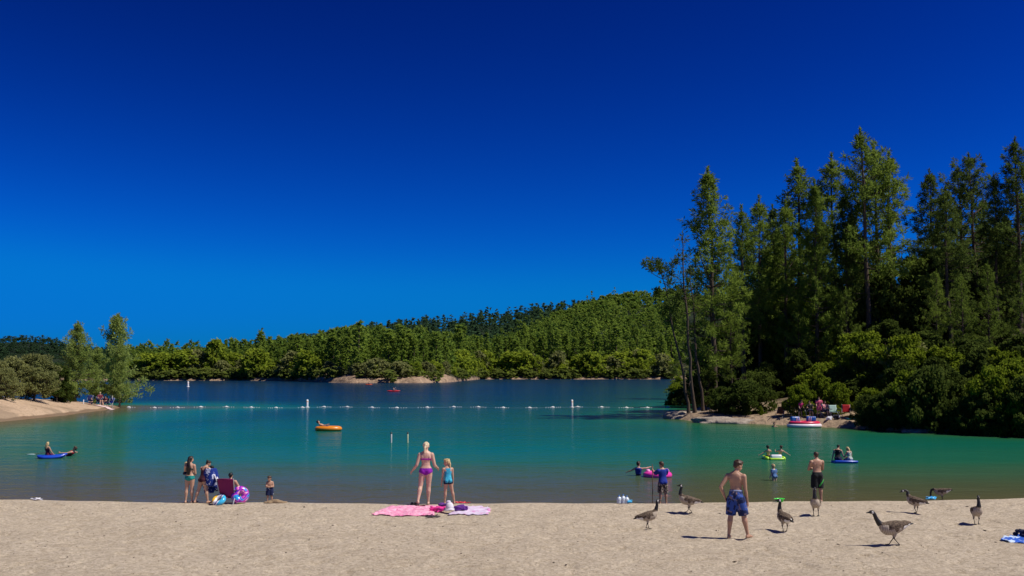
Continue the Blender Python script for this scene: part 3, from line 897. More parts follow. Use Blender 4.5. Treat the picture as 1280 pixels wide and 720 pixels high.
# ------------------------------------------------------------------ trees of the left point
K.reg('pale1', make_tree('pine_tree', 'x', 'pine tree', pine_meshes(45, 9., .12, 2.7, sparse=.92, per=26, whorl=.34, needle=.30, clump=1.4, top=.05, gapp=.05, tipw=.2), BARK, GRAY_PINE))
K.reg('pale2', make_tree('pine_tree', 'x', 'pine tree', pine_meshes(46, 9., .20, 2.4, sparse=.92, per=28, whorl=.34, needle=.30, clump=1.4, top=.08, gapp=.05, tipw=.2), BARK, GRAY_PINE))
def left_tree(key, px, top_py, d, wide, label, h0, inland=.7):
    for _ in range(60):
        x = ray(px, 465)[0] * d
        if left_in(x, d) >= inland: break
        d += .3
    z = float(left_z(x, d)); s = (z_at(top_py, d) - z + .1) / h0
    return K.put(key, (x, d, z - .1), random.uniform(0, 6.28), (s * wide, s * wide, s), label)
left_tree('pale2', 142, 397, 106.3, .82, 'tallest pale pine at the tip of the left point, over the picnic group', 9.)
left_tree('pale1', 95, 405, 104, .92, 'pointed pale pine left of the tallest one on the left point', 9.)
left_tree('pale1', 120, 436, 107.4, 1.0, 'shorter pine between the two pale pines on the left point', 9., 1.0)
left_tree('pale2', 150, 432, 107.6, .95, 'low pine right beside the tallest pale pine at the tip', 9., -.4)
K.reg('olive2', make_tree('leafy_tree', 'x', 'leafy tree', broad_meshes(43, B0, 5.6, 70, 150, .16), BARK, LEAF_OLIVE))
left_tree('olive2', 44, 446, 92, 1.0, 'rounded olive-coloured tree on top of the left bank', B0, 3)
left_tree('olive1', 18, 447, 90, 1.1, 'olive-coloured tree behind the dark bush at the left frame edge', B0, 4)
left_tree('olive2', 8, 462, 82, .9, 'grey-green bush cut by the left frame edge', B0, 4)
left_tree('shade1', 72, 458, 97, 1.0, 'dark green leafy tree right of the rounded olive tree', B0, 2.5)
left_tree('bush2', 78, 478, 97, .6, 'low dark bush between the olive tree and the pale pines', B0, 4)
left_tree('olive1', -22, 440, 88, 1.2, 'olive tree just outside the left frame edge', B0, 5)
left_tree('bush2', 92, 484, 104, .5, 'low bush under the pointed pale pine', B0, 2.4)

# ------------------------------------------------------------------ far shore: 1 trees one can tell apart, 2 the wood behind as one mass
def far_pine_mesh(seed, n_cl=46, per=9, H=20., W=2.6, base=.10, leaf=1.0):
    g = np.random.default_rng(seed); C = []; D = []; Tn = []
    for q in range(n_cl):
        t = g.random() ** 1.25
        z = H * (base + (1 - base) * t); r = W * ((1 - t) ** .8 + .08) * g.uniform(.35, 1.1); a = g.random() * 6.283
        c = np.array([r * math.cos(a), r * math.sin(a), z]); tint = np.clip(.5 + g.normal(0, .22), 0, 1)
        d = unit(g.normal(size=(per, 3)) * .7 + np.array([math.cos(a), math.sin(a), .5]) * .6)
        C.append(c + d * g.uniform(.1, .7, per)[:, None]); D.append(d); Tn.append(np.clip(tint + g.normal(0, .1, per), 0, 1))
    C = np.vstack(C); D = np.vstack(D)
    V, F = cards(C, D, leaf * 1.25 * g.uniform(.7, 1.3, len(C)), leaf * .5 * g.uniform(.7, 1.4, len(C)), g)
    return V, F, np.concatenate(Tn)
def far_round_mesh(seed, n_cl=34, per=11, H=9., W=8., leaf=1.0):
    g = np.random.default_rng(seed); C = []; D = []; Tn = []
    for q in range(n_cl):
        t = g.random() ** .7; z = H * (.06 + .92 * t); a = g.random() * 6.283
        r = W / 2 * math.sin(math.pi * min(1, .22 + .76 * t)) ** .6 * g.uniform(.45, 1.05)
        c = np.array([r * math.cos(a), r * math.sin(a), z]); tint = np.clip(.5 + g.normal(0, .22), 0, 1)
        d = unit(g.normal(size=(per, 3)))
        C.append(c + d * g.uniform(.3, 1.1, per)[:, None] * H / 9.); D.append(unit(d * .5 + g.normal(size=(per, 3)))); Tn.append(np.clip(tint + g.normal(0, .1, per), 0, 1))
    C = np.vstack(C); D = np.vstack(D)
    V, F = cards(C, D, leaf * 1.2 * g.uniform(.7, 1.3, len(C)), leaf * .8 * g.uniform(.7, 1.4, len(C)), g)
    return V, F, np.concatenate(Tn)
def far_trunk(H, r):
    V, F = tubes_np([(np.array([[0, 0, -1.5], [.1, 0, H * .4], [0, .1, H * .93]]), np.array([r, r * .7, r * .15]))], 5)
    return mesh_np('trunk', V, F, True)
def far_ms(kind, seed):
    if kind == 'p':
        V, F, T = far_pine_mesh(seed, 110, 11, W=2.9 if seed % 2 else 2.4, leaf=.9); tr = far_trunk(20., .3)
    else:
        V, F, T = far_round_mesh(seed, 60, 16, leaf=.85); tr = far_trunk(9., .22)
    me = mesh_np('crown', V, F); face_attr(me, 'tint', T); return tr, me
for s in range(4): K.reg('fp%d' % s, make_tree('pine_tree', 'x', 'pine tree', far_ms('p', 50 + s), BARK, FAR_PINE))
for s in range(3): K.reg('fr%d' % s, make_tree('leafy_tree', 'x', 'leafy tree', far_ms('r', 60 + s), BARK, FAR_LEAF))
K.reg('fr3', make_tree('leafy_tree', 'x', 'leafy tree', far_ms('r', 64), BARK, LEAF_OLIVE))

def far_put(key, px, d, H, wide, label, group=None):
    x = (px - 640) / FPX * d
    z = float(far_height(px, d)); h0 = 20. if key[1] == 'p' else 9.
    s = H / h0
    return K.put(key, (x, d, z - .3), random.uniform(0, 6.28), (s * wide, s * wide, s), label, group)
SPEC = [  # key, px, metres behind the waterline, height, width, label
 ('fp0', 588 - 0, 30, 17, 1.0, 'x'),
]
for key, px, back, H, w, lab in [
 ('fp1', 326, 22, 20.5, 1.25, 'dark broad pine on the far shore, tallest left of the tan bank'),
 ('fp0', 296, 18, 15.5, 1.1, 'single pine standing up from the low leafy trees of the far shore'),
 ('fr0', 271, 10, 16, .75, 'tall bright leafy tree rising from the far waterline'),
 ('fr1', 205, 8, 10, 1.5, 'rounded bright green tree at the far waterline near the small white buoy'),
 ('fp2', 449, 16, 19.5, 1.5, 'broad dark pine with bare trunks above the tan bank'),
 ('fp3', 436, 22, 17, 1.1, 'pine just left of the broad dark pine above the tan bank'),
 ('fp1', 425, 26, 17.5, .9, 'greyish thin pine above the tan bank'),
 ('fp0', 356, 12, 12, 1.3, 'small dark pine near the water left of the tan bank'),
 ('fp2', 385, 26, 15, 1.2, 'pine above the left end of the tan bank'),
 ('fr3', 470, 7, 6.5, 1.7, 'pale grey-green bush on top of the tan bank'),
 ('fr3', 500, 7, 5.5, 1.8, 'pale bush near the right end of the tan bank'),
 ('fr0', 640, 10, 12, 1.9, 'wide bright leafy tree at the waterline below the green hill'),
 ('fp3', 688, 34, 26, .6, 'grey-looking thin tall pine below the green hill'),
]: far_put(key, px, float(SHORE_D(px)) + back, H, w, lab)
GP = 'pines along the far shore'; GL = 'leafy trees along the far shore'
def shade_gap(px): return 404 < px < 424
i = 0
for px in np.linspace(152, 842, 128):
    px = px + random.uniform(-3, 3)
    low = px < 365
    dens = .30 if px < 240 else .55 if low else .95
    if random.random() > dens: continue
    back = random.uniform(16, 60) if low else random.uniform(14, 75)
    if 560 < px < 860: back += 8
    H = random.uniform(9, 14) if low else random.uniform(13, 18.5)
    if px > 570: H *= 1.2
    far_put('fp%d' % (i % 4), px, float(SHORE_D(px)) + back, H * random.uniform(.8, 1.12), random.uniform(1.0, 1.75), 'green pine standing in the wood along the far shore', GP); i += 1
for px in np.linspace(150, 846, 150):
    px = px + random.uniform(-3, 3)
    rocky = 400 < px < 570
    if rocky and random.random() < .35: continue
    back = random.uniform(5, 16) if not rocky else random.uniform(9, 18)
    H = random.choice((random.uniform(3.5, 7), random.uniform(6, 11.5))) if not rocky else random.uniform(3, 5.5)
    if px > 570: H *= 1.15
    key = 'fr3' if (rocky and random.random() < .6) or random.random() < .24 else 'fr%d' % (i % 3); i += 1
    lab = 'pale grey-green tree near the far waterline' if key == 'fr3' else 'bright green leafy tree near the far waterline'
    far_put(key, px, float(SHORE_D(px)) + back, H, random.uniform(.9, 1.5), lab, GL + (' with pale foliage' if key == 'fr3' else ''))

def wood(name, label, spots, leaf, conif, lf, seed, W=1.0):
    """spots: list of (px, d, H); the wood that reads as one mass"""
    g = np.random.default_rng(seed)
    tp = [far_pine_mesh(seed + q, conif[0], conif[1], leaf=lf) for q in range(6)]
    tr = [far_round_mesh(seed + 10 + q, conif[2], conif[3], leaf=lf) for q in range(6)]
    Vs = []; Fs = []; Ts = []; off = 0
    for px, d, H, pine in spots:
        V, F, T = (tp if pine else tr)[g.integers(6)]
        s = H / (20. if pine else 9.); a = g.random() * 6.283; w = s * (g.uniform(.9, 1.75) if pine else g.uniform(.85, 1.4)) * W
        x = (px - 640) / FPX * d; z = float(np.interp(d, *far_profile(px).T)) - .4
        ca, sa = math.cos(a), math.sin(a)
        Q = np.stack([(V[:, 0] * ca - V[:, 1] * sa) * w + x, (V[:, 0] * sa + V[:, 1] * ca) * w + d, V[:, 2] * s + z], 1)
        Vs.append(Q); Fs.append(F + off); off += len(V); Ts.append(np.clip(T * .6 + g.uniform(-.15, .6) - .02, 0, 1))
    me = mesh_np(name, np.vstack(Vs), np.vstack(Fs)); face_attr(me, 'tint', np.concatenate(Ts))
    return tag(obj_of(name, me, leaf), label, kind='stuff')
g = np.random.default_rng(77)
sp = []
for _ in range(520):
    px = g.uniform(148, 850)
    if 400 < px < 566 and g.random() < .8: continue
    sp.append((px, float(SHORE_D(px)) + g.uniform(.5, 9), g.uniform(1.5, 4.5), False))
wood('shore_scrub', 'low scrub growing down to the far waterline', sp, FAR_SCRUB, (10, 5, 22, 8), 1.7, 400, 1.5)
def hill_spots(n, dlo, dhi, lo, hi, pinef, plo=150, phi=860):
    out = []
    for _ in range(n):
        px = g.uniform(plo, phi); u = g.random()
        a, b = dlo(px), dhi(px); d = a + (b - a) * u ** .8
        out.append((px, d, 0, 0)); out[-1] = (px, d, g.uniform(lo, hi), g.random() < pinef(px, u))
    return [(p, d, h if pn else h * .5, pn) for p, d, h, pn in out]
sp = hill_spots(2600, lambda p: float(SHORE_D(p)) + 35, lambda p: float(R1_D(p)) * 1.02, 8.5, 18, lambda p, u: .72 if p < 600 else (.6 if u < .4 else .10))
wood('far_wood', 'green wood of pines and oaks covering the slopes behind the far shore', sp, FAR_PINE, (30, 8, 26, 9), 1.35, 100)
sp = hill_spots(1500, lambda p: float(R1_D(p)) * 1.05, lambda p: 1270., 12, 18, lambda p, u: .8, 150, 800)
wood('ridge_wood', 'dark wood covering the ridge behind the green slope', sp, RIDGE_LEAF, (16, 6, 16, 6), 2.4, 200, 1.3)
sp = []
for _ in range(9000):
    px = g.uniform(-330, 330); dd = float(R3_D(px)); d0 = 620 if px < 150 else 1300
    d = d0 + (dd * 1.01 - d0) * g.random() ** .7
    pn = g.random() < .75; h = g.uniform(7, 11); sp.append((px, d, h if pn else h * .55, pn))
for _ in range(1500):
    px = g.uniform(-330, 330); sp.append((px, float(R3_D(px)) * g.uniform(.93, 1.0), g.uniform(5, 10), True))
wood('distant_wood', 'dark blue-green wood on the distant hills at the left', sp, RIDGE_LEAF, (13, 5, 12, 5), 2.6, 300, 2.0)
# ------------------------------------------------------------------ people
Rx = lambda a: Matrix.Rotation(R(a), 3, 'X')
Ry = lambda a: Matrix.Rotation(R(a), 3, 'Y')
Rz = lambda a: Matrix.Rotation(R(a), 3, 'Z')
SKIN = {'fair': skin_mat('fair_skin', (.60, .37, .27)), 'tan': skin_mat('tanned_skin', (.46, .26, .17)),
        'mid': skin_mat('warm_skin', (.53, .31, .21)), 'brown': skin_mat('brown_skin', (.28, .15, .09))}
EYE = plain('eye_dark', (.02, .015, .012), .2, 0)
LIP = plain('lips', (.42, .16, .14), .5, .05)
def hair_mat(name, c):
    if name in MATS: return MATS[name]
    k = N(name); co = k.coord(); w = k.noise(k.mapping(co, (60, 60, 7)), 1.0, 3)
    return k.done(k.bsdf(k.mix(w, tuple(x * .6 for x in c), tuple(x * 1.35 for x in c)), .5, k.bump(w, .6, .01), .4))
HAIR = {'dark': hair_mat('dark_hair', (.018, .012, .009)), 'brown': hair_mat('brown_hair', (.065, .038, .022)),
        'blond': hair_mat('blond_hair', (.58, .42, .20)), 'pale': hair_mat('pale_blond_hair', (.74, .62, .40)), 'black': hair_mat('black_hair', (.008, .007, .007))}

class Body: pass

def build_body(h, build='child', lean=0, side=0, twist=0, head=(0, 0), legs=None, arms=None, seat=None, roll=None, hunch=0):
    """joints in local axes (x right, y forward, z up). legs/arms: {'L':{...},'R':{...}} in degrees"""
    B = Body(); B.h = h
    hk = {'toddler': .20, 'child': .165, 'teen': .148, 'adult': .133, 'woman': .136}[build]
    shw = {'toddler': .105, 'child': .108, 'teen': .112, 'adult': .122, 'woman': .106}[build]
    hipw = {'toddler': .082, 'child': .078, 'teen': .080, 'adult': .080, 'woman': .088}[build]
    fat = {'toddler': 1.18, 'child': .92, 'teen': .95, 'adult': 1.06, 'woman': 1.0}[build]
    rest = 1 - hk - .03                        # below the chin
    T = rest * .362 * h; th = rest * .300 * h; sh = rest * .292 * h; ft = .038 * h
    B.hk, B.T = hk * h, T
    w = h * fat
    Rt = Rz(twist) @ Ry(side) @ Rx(-lean)
    B.Rt = Rt
    P = Vector((0, 0, 0))
    up = lambda z, x=0, y=0: P + Rt @ Vector((x, y, z))
    B.up = up
    RtU = Rt @ Rx(-hunch); mid = up(.45 * T)
    upU = lambda z, x=0, y=0: mid + RtU @ Vector((x, y, z - .45 * T))
    B.RtU, B.upU = RtU, upU
    g = G(); segs = []
    # trunk as rings (z, half width, half depth, y offset)
    female = build == 'woman'
    prof = [(-.055, .050, .048, 0), (-.03, .084, .062, -.004), (.0, hipw + .012, .066, -.006), (.05, hipw + .008, .062, -.002), (.10, .072 if female else .076, .054, .004),
            (.15, .068 if female else .077, .052, .006), (.20, .078 if female else .086, .057, .004), (.25, .086 if female else .096, .058, 0), (.29, shw * .86, .052, -.006),
            (.325, shw * .62, .042, -.010), (.345, .045, .036, -.006), (.365, .030, .030, 0)]
    kz = T / (.345 * h)
    rings = []
    for z, a, b, y in prof:
        z *= h * kz; f = up if z < .45 * T else upU
        a *= w; b *= w
        if z > .28 * h * kz: a /= fat ** .5
        rings.append([f(z, a * abs(math.cos(t)) ** .85 * (1 if math.cos(t) > 0 else -1), b * math.sin(t) + y * h) for t in [2 * math.pi * j / 18 for j in range(18)]])
    g.rings(rings)
    B.prof, B.kz = prof, kz
    for s in (-1, 1):                          # seat and shoulder blades
        g.ell(up(-.012 * h, s * .042 * w, -.034 * w), (.046 * w, .044 * w, .050 * w))
        g.ell(upU(.25 * h * kz, s * .05 * w, -.030 * w), (.034 * w, .026 * w, .046 * w))
        if female: g.ell(upU(.225 * h * kz, s * .044 * w, .050 * w), (.036 * w, .034 * w, .036 * w))
    segs.append(('torso', up(0), upU(.30 * h * kz), .08 * w))
    # head and neck
    nb = upU(.345 * h * kz); HH = B.hk
    Rh = RtU @ Rx(lean * .6 + hunch * .8) @ Rz(head[0]) @ Rx(-head[1])
    B.Rh = Rh
    nt = nb + RtU @ Vector((0, .006 * h, .035 * h)) * (1.0)
    hc = nt + Rh @ Vector((0, .10 * HH, .42 * HH)); B.hc = hc
    g.tube([nb - RtU @ Vector((0, .004 * h, .02 * h)), hc - Rh @ Vector((0, .06 * HH, .2 * HH))], [.034 * w, .030 * w], 10)
    hp = lambda x, y, z: hc + Rh @ Vector((x * HH, y * HH, z * HH))
    B.hp = hp
    g.ell(hp(0, -.05, .08), (.335 * HH, .41 * HH, .42 * HH), Rh, 18, 12)
    g.ell(hp(0, .07, -.18), (.255 * HH, .31 * HH, .31 * HH), Rh, 14, 10)
    g.ell(hp(0, .20, -.36), (.13 * HH, .13 * HH, .11 * HH), Rh, 10, 8)
    g.tube([hp(0, .345, .02), hp(0, .42, -.12)], [.035 * HH, .062 * HH], 8)
    for s in (-1, 1): g.ell(hp(s * .335, -.03, -.06), (.045 * HH, .085 * HH, .125 * HH), Rh, 8, 6)
    g.ell(hp(0, .33, -.235), (.10 * HH, .04 * HH, .035 * HH), Rh, 8, 6)
    segs.append(('head', hp(0, 0, -.3), hp(0, 0, .2), .33 * HH))
    # legs
    B.J = {}
    low = 1e9
    legs = legs or {}; arms = arms or {}
    for nm, s in (('L', -1), ('R', 1)):
        q = dict(flex=0, abd=3, knee=2, rot=0, toe=8, foot=0); q.update(legs.get('B', {})); q.update(legs.get(nm, {}))
        A = Rz(twist * .0 - s * q['rot']) @ Ry(-s * q['abd']) @ Rx(q['flex'])
        hip = up(0, s * hipw * .56 * h, 0)
        kn = hip + A @ Vector((0, 0, -th))
        S = A @ Rx(-q['knee']); an = kn + S @ Vector((0, 0, -sh))
        g.tube([hip, hip.lerp(kn, .3), hip.lerp(kn, .75), kn], [.058 * w, .055 * w, .041 * w, .036 * w], 12)
        calf = kn.lerp(an, .28) + S @ Vector((0, -.009 * h, 0))
        g.tube([kn, calf, kn.lerp(an, .65), an], [.035 * w, .0375 * w, .026 * w, .020 * w], 12)
        Fd = S @ Rx(q['foot']) @ Rz(-s * q['toe'])
        if q.get('flat', True):
            fw = S @ Vector((0, 1, 0)); fw.z = 0
            if fw.length < .3: fw = A @ Vector((0, 1, 0)); fw.z = 0
            yaw = math.atan2(-fw.x, fw.y); Fd = Matrix.Rotation(yaw - R(s * q['toe']), 3, 'Z') @ Rx(q['foot'])
        heel = an + Fd @ Vector((0, -.022 * h, -.024 * h)); ball = an + Fd @ Vector((0, .075 * h, -.028 * h)); toe = an + Fd @ Vector((0, .110 * h, -.031 * h))
        g.tube([an + Fd @ Vector((0, 0, -.004 * h)), heel], [.022 * w, .020 * w], 10)
        g.tube([heel, an + Fd @ Vector((0, .03 * h, -.018 * h)), ball, toe], [.019 * w, .024 * w, .019 * w, .010 * w], 10)
        for t in range(5):
            bx = (t - 2) * .0095 * h
            g.tube([ball + Fd @ Vector((bx, .0, -.002 * h)), toe + Fd @ Vector((bx, (.008 - .0035 * (t if s > 0 else 4 - t)) * h, -.001 * h))], [.009 * w, .007 * w], 6)
        low = min(low, heel.z - .018 * w, toe.z - .009 * w)
        segs += [('thigh' + nm, hip, kn, .045 * w), ('shin' + nm, kn, an, .028 * w), ('foot' + nm, heel, toe, .02 * w)]
        B.J['hip' + nm], B.J['knee' + nm], B.J['ank' + nm] = hip, kn, an
    # arms
    ua = rest * .205 * h; fa = rest * .180 * h; hl = .098 * h
    for nm, s in (('L', -1), ('R', 1)):
        q = dict(flex=0, abd=9, elbow=12, rot=0, curl=28, wrist=0, pron=70); q.update(arms.get('B', {})); q.update(arms.get(nm, {}))
        A = RtU @ Ry(-s * q['abd']) @ Rx(q['flex']) @ Rz(s * q['rot'])
        shp = upU(.290 * h * kz, s * (shw - .010) * h, -.004 * h)
        el = shp + A @ Vector((0, 0, -ua))
        Fm = A @ Rx(q['elbow']); wr = el + Fm @ Vector((0, 0, -fa))
        g.ell(shp, (.036 * w, .037 * w, .040 * w), None, 12, 8)
        g.tube([upU(.280 * h * kz, s * shw * .45 * h, 0), shp], [.046 * w, .036 * w], 10)
        g.tube([upU(.352 * h * kz, s * .016 * h, -.006 * h), upU(.312 * h * kz, s * shw * .62 * h, -.006 * h), shp], [.024 * w, .026 * w, .030 * w], 10)
        g.tube([shp, shp.lerp(el, .45), el], [.036 * w, .031 * w, .024 * w], 12)
        g.tube([el, el.lerp(wr, .25), wr], [.024 * w, .0255 * w, .0155 * w], 12)
        Hm = Fm @ Rz(s * q['pron']) @ Rx(q['wrist'])
        pm = wr + Hm @ Vector((0, 0, -.026 * h))
        g.tube([wr, wr + Hm @ Vector((0, 0, -.01 * h))], [.016 * w, .0165 * w], 8)
        g.ell(pm, (.0225 * h, .0110 * h, .030 * h), Hm, 12, 8)
        cu = q['curl']
        for f, (fx, fl) in enumerate(((-.0165, .78), (-.0057, .96), (.0055, 1.0), (.0165, .92))):
            p0 = wr + Hm @ Vector((fx * h, 0, -.048 * h)); L = .044 * h * fl
            d1 = Hm @ Rx(cu * .6) @ Vector((fx * .9, 0, -1)).normalized(); d2 = Hm @ Rx(cu * 1.5) @ Vector((fx * .5, 0, -1)).normalized()
            g.tube([p0 - d1 * .012 * h, p0 + d1 * L * .55, p0 + d1 * L * .55 + d2 * L * .45], [.0062 * h, .0057 * h, .0045 * h], 7)
        t0 = wr + Hm @ Vector((s * -.014 * h * -1, .004 * h, -.020 * h)); td = (Hm @ Vector((s * .62, .35, -.70))).normalized()
        g.tube([t0, t0 + td * .026 * h, t0 + (td + Hm @ Vector((0, .2, -.5))).normalized() * .046 * h], [.0085 * h, .0072 * h, .0055 * h], 7)
        segs += [('uarm' + nm, shp, el, .03 * w), ('farm' + nm, el, wr, .02 * w), ('hand' + nm, wr, pm + Hm @ Vector((0, 0, -.05 * h)), .02 * h)]
        B.J['sho' + nm], B.J['elb' + nm], B.J['wri' + nm], B.J['hand' + nm] = shp, el, wr, pm
    B.g, B.segs, B.low, B.w, B.hipw, B.shw = g, segs, low, w, hipw, shw
    return B

def labels_of(B, C):
    best = np.full(len(C), 1e9); idx = np.zeros(len(C), int)
    for i, (n, a, b, r) in enumerate(B.segs):
        a = np.array(a); b = np.array(b); d = b - a
        t = np.clip(((C - a) @ d) / (d @ d + 1e-12), 0, 1)
        q = np.linalg.norm(C - a - t[:, None] * d, axis=1) - r
        m = q < best; best[m] = q[m]; idx[m] = i
    return np.array([s[0] for s in B.segs])[idx]

def torso_coords(B, C):
    M = np.array(B.Rt.inverted()); return C @ M.T

def shell(me, mask, off, name):
    """a close-fitting garment: the masked skin lifted off the body by off, with its rim folded back in"""
    bm = bmesh.new(); bm.from_mesh(me); bm.faces.ensure_lookup_table()
    bmesh.ops.delete(bm, geom=[f for f, k in zip(bm.faces, mask) if not k], context='FACES')
    bm.normal_update()
    for _ in range(2):
        new = {}
        for v in bm.verts:
            if v.is_boundary:
                nb = [e.other_vert(v).co for e in v.link_edges if e.is_boundary]
                if len(nb) == 2: new[v] = v.co.lerp((nb[0] + nb[1]) / 2, .5)
        for v, c in new.items(): v.co = c
    nr = {v: v.normal.copy() for v in bm.verts}
    bd = [e for e in bm.edges if e.is_boundary]
    ex = bmesh.ops.extrude_edge_only(bm, edges=bd)
    nv = {v for v in ex['geom'] if isinstance(v, bmesh.types.BMVert)}
    for v in bm.verts:
        if v not in nv: v.co += nr.get(v, v.normal) * off
    for v in nv: v.co -= v.normal * off * .2
    out = bpy.data.meshes.new(name); bm.to_mesh(out); bm.free(); out.materials.clear()
    out.polygons.foreach_set('use_smooth', np.ones(len(out.polygons), dtype=bool))
    return out

def trunk_piece(B, z0, z1, grow, g=None, flare=0.0):
    g = g or G(); rings = []
    zs = np.linspace(z0, z1, 9); pz = [p[0] for p in B.prof]
    for z in zs:
        a = np.interp(z, pz, [p[1] for p in B.prof]) * B.w + grow + flare * max(0, (z1 - z)) * B.h; b = np.interp(z, pz, [p[2] for p in B.prof]) * B.w + grow + flare * max(0, (z1 - z)) * B.h
        y = np.interp(z, pz, [p[3] for p in B.prof]) * B.h
        zz = z * B.h * B.kz; f = B.up if zz < .45 * B.T else B.upU
        rings.append([f(zz, a * abs(math.cos(t)) ** .85 * (1 if math.cos(t) > 0 else -1), b * math.sin(t) + y - .006 * B.h * (1 if z < .06 else 0)) for t in [2 * math.pi * j / 18 for j in range(18)]])
    return g.rings(rings)

def shorts_geo(B, length, grow=.012, flare=.02, waist=.075):
    """loose trunks; length as a share of the thigh (over 1 runs past the knee)"""
    g = trunk_piece(B, -.05, waist, grow * .7)
    for s, nm in ((-1, 'L'), (1, 'R')):
        hip, kn, an = B.J['hip' + nm], B.J['knee' + nm], B.J['ank' + nm]
        end = hip.lerp(kn, min(1, length)); pts = [hip + (hip - kn).normalized() * .0, hip.lerp(kn, .4 * min(1, length)), end]
        rad = [.062 * B.w + grow, .060 * B.w + grow + flare * .5, .050 * B.w + grow + flare]
        if length > 1:
            pts.append(kn.lerp(an, length - 1)); rad.append(.045 * B.w + grow + flare)
        g.tube(pts, rad, 14, dome=False)
        g.ell(B.up(-.012 * B.h, s * .042 * B.w, -.036 * B.w), (.052 * B.w + grow * .5, .050 * B.w + grow * .5, .055 * B.w))
    return g

def sleeve(B, g, nm, frac, grow):
    a, b = B.J['sho' + nm], B.J['elb' + nm]; e = a.lerp(b, frac)
    g.ell(a, (.044 * B.w + grow,) * 3, None, 12, 8)
    g.tube([a, e], [.040 * B.w + grow, .034 * B.w + grow * 1.6], 12, dome=False)

def hair_part(B, style, mat, parent, vox):
    HH = B.hk; hp = B.hp; Rh = B.Rh
    g = G()
    rg = random.Random(int(B.h * 1000))
    def skull(k, dz=0): g.ell(hp(0, -.085, .125 + dz), (.355 * HH * k, .415 * HH * k, .40 * HH * k), Rh, 18, 12)
    skull(1.0)
    g.ell(hp(0, .16, .36), (.27 * HH, .22 * HH, .16 * HH), Rh, 12, 8)
    g.ell(hp(0, -.28, -.08), (.27 * HH, .17 * HH, .25 * HH), Rh, 12, 8)
    for q in range(14):
        a = rg.uniform(0, 6.28); z = rg.uniform(.05, .40); r = .34 * (1 - .9 * max(0, z - .12))
        g.ell(hp(r * math.cos(a), -.1 + .33 * math.sin(a), z), (.09 * HH, .09 * HH, .08 * HH), Rh, 8, 6)
    if style in ('long', 'bob', 'shoulder'):
        n = {'long': 1.75, 'shoulder': .95, 'bob': .45}[style]
        for s in (-1, 0, 1):
            p = [hp(s * .20, -.26, .15), hp(s * .24, -.36, -.2)]
            b = B.upU(.25 * B.h * B.kz, s * .032 * B.h, -.078 * B.w)
            p.append(p[-1].lerp(b, min(1, n)))
            if n > 1: p.append(b + B.RtU @ Vector((s * -.006 * B.h, .0, -(n - 1) * .20 * B.h)))
            g.tube(p, [.17 * HH, .19 * HH] + [.15 * HH] * (len(p) - 3) + [.06 * HH], 10)
        for s in (-1, 1): g.tube([hp(s * .30, .05, .2), hp(s * .35, -.02, -.2), hp(s * .30, -.12, -.4)], [.08 * HH, .085 * HH, .05 * HH], 8)
    if style == 'ponytail':
        e = hp(-.05, -.45, .10)
        g.ell(hp(-.02, -.44, .12), (.12 * HH,) * 3)
        g.tube([e, hp(-.10, -.52, -.25), hp(-.12, -.47, -.72), hp(-.10, -.40, -1.05)], [.09 * HH, .13 * HH, .11 * HH, .03 * HH], 10)
    if style == 'bun': g.ell(hp(0, -.42, .34), (.17 * HH,) * 3)
    me = remesh(g, max(vox, .010), 2, .5, 'hair')
    return obj_of('hair', me, mat, parent)

def person(label, foot, rz, h, B, skin, hair, vox=.010, wear=(), group=None, lift=None, face=True, name='person'):
    """foot: where the lowest point of the figure rests; wear: functions (body, body mesh, parent) -> garment"""
    r = thing(name, label, 'person', foot, R(rz), group)
    B.off = Vector((0, 0, -B.low if lift is None else lift))
    me = remesh(B.g, vox, 2, .5, 'body')
    C = face_centers(me)
    ob = obj_of('body', me, [SKIN[skin], EYE, LIP], r)
    if face and vox <= .012:
        mi = np.zeros(len(C), dtype=np.int32)
        for s in (-1, 1):
            e = np.array(B.hp(s * .135, .33, .03)); q = (C - e) @ np.array(B.Rh); hh = B.hk
            mi[(np.abs(q[:, 0]) < .075 * hh) & (np.abs(q[:, 2]) < .032 * hh) & (np.abs(q[:, 1]) < .16 * hh)] = 1
            q = (C - np.array(B.hp(s * .14, .33, .125))) @ np.array(B.Rh)
        q = (C - np.array(B.hp(0, .36, -.235))) @ np.array(B.Rh)
        mi[(np.abs(q[:, 0]) < .10 * hh) & (np.abs(q[:, 2]) < .028 * hh) & (np.abs(q[:, 1]) < .12 * hh)] = 2
        me.polygons.foreach_set('material_index', mi)
    lab = labels_of(B, C)
    parts = [ob]
    if hair: parts.append(hair_part(B, hair[0], HAIR[hair[1]], r, vox))
    for fn in wear:
        o = fn(B, me, C, lab, r)
        if o is not None: parts.append(o)
    for o in parts:
        o.data.transform(Matrix.Translation(B.off))
    B.root = r
    return r

# garments
def w_shorts(mat, length, grow=.010, flare=.016, waist=.075, name='swim_trunks', band=None, vox=.012):
    def f(B, me, C, lab, r):
        m = remesh(shorts_geo(B, length, grow, flare, waist), vox, 2, .5, name)
        o = obj_of(name, m, mat, r)
        if band is not None:
            bm_ = remesh(trunk_piece(B, waist - .012, waist + .012, grow * .7 + .004), vox * .8, 1, .5, 'waistband')
            b = obj_of('waistband', bm_, band, o); b.data.transform(Matrix.Translation(Vector((0, 0, -B.low if False else B.off.z))))
        return o
    return f
def w_shirt(mat, z0, z1=.335, grow=.012, sleeves=.55, flare=.0, name='shirt', vox=.012):
    def f(B, me, C, lab, r):
        g = trunk_piece(B, z0, z1, grow, None, flare)
        if sleeves:
            for nm in 'LR': sleeve(B, g, nm, sleeves, grow)
        if z0 < 0.02:
            for s in (-1, 1): g.ell(B.up(-.012 * B.h, s * .042 * B.w, -.036 * B.w), (.05 * B.w + grow, .05 * B.w + grow, .055 * B.w))
        return obj_of(name, remesh(g, vox, 2, .5, name), mat, r)
    return f
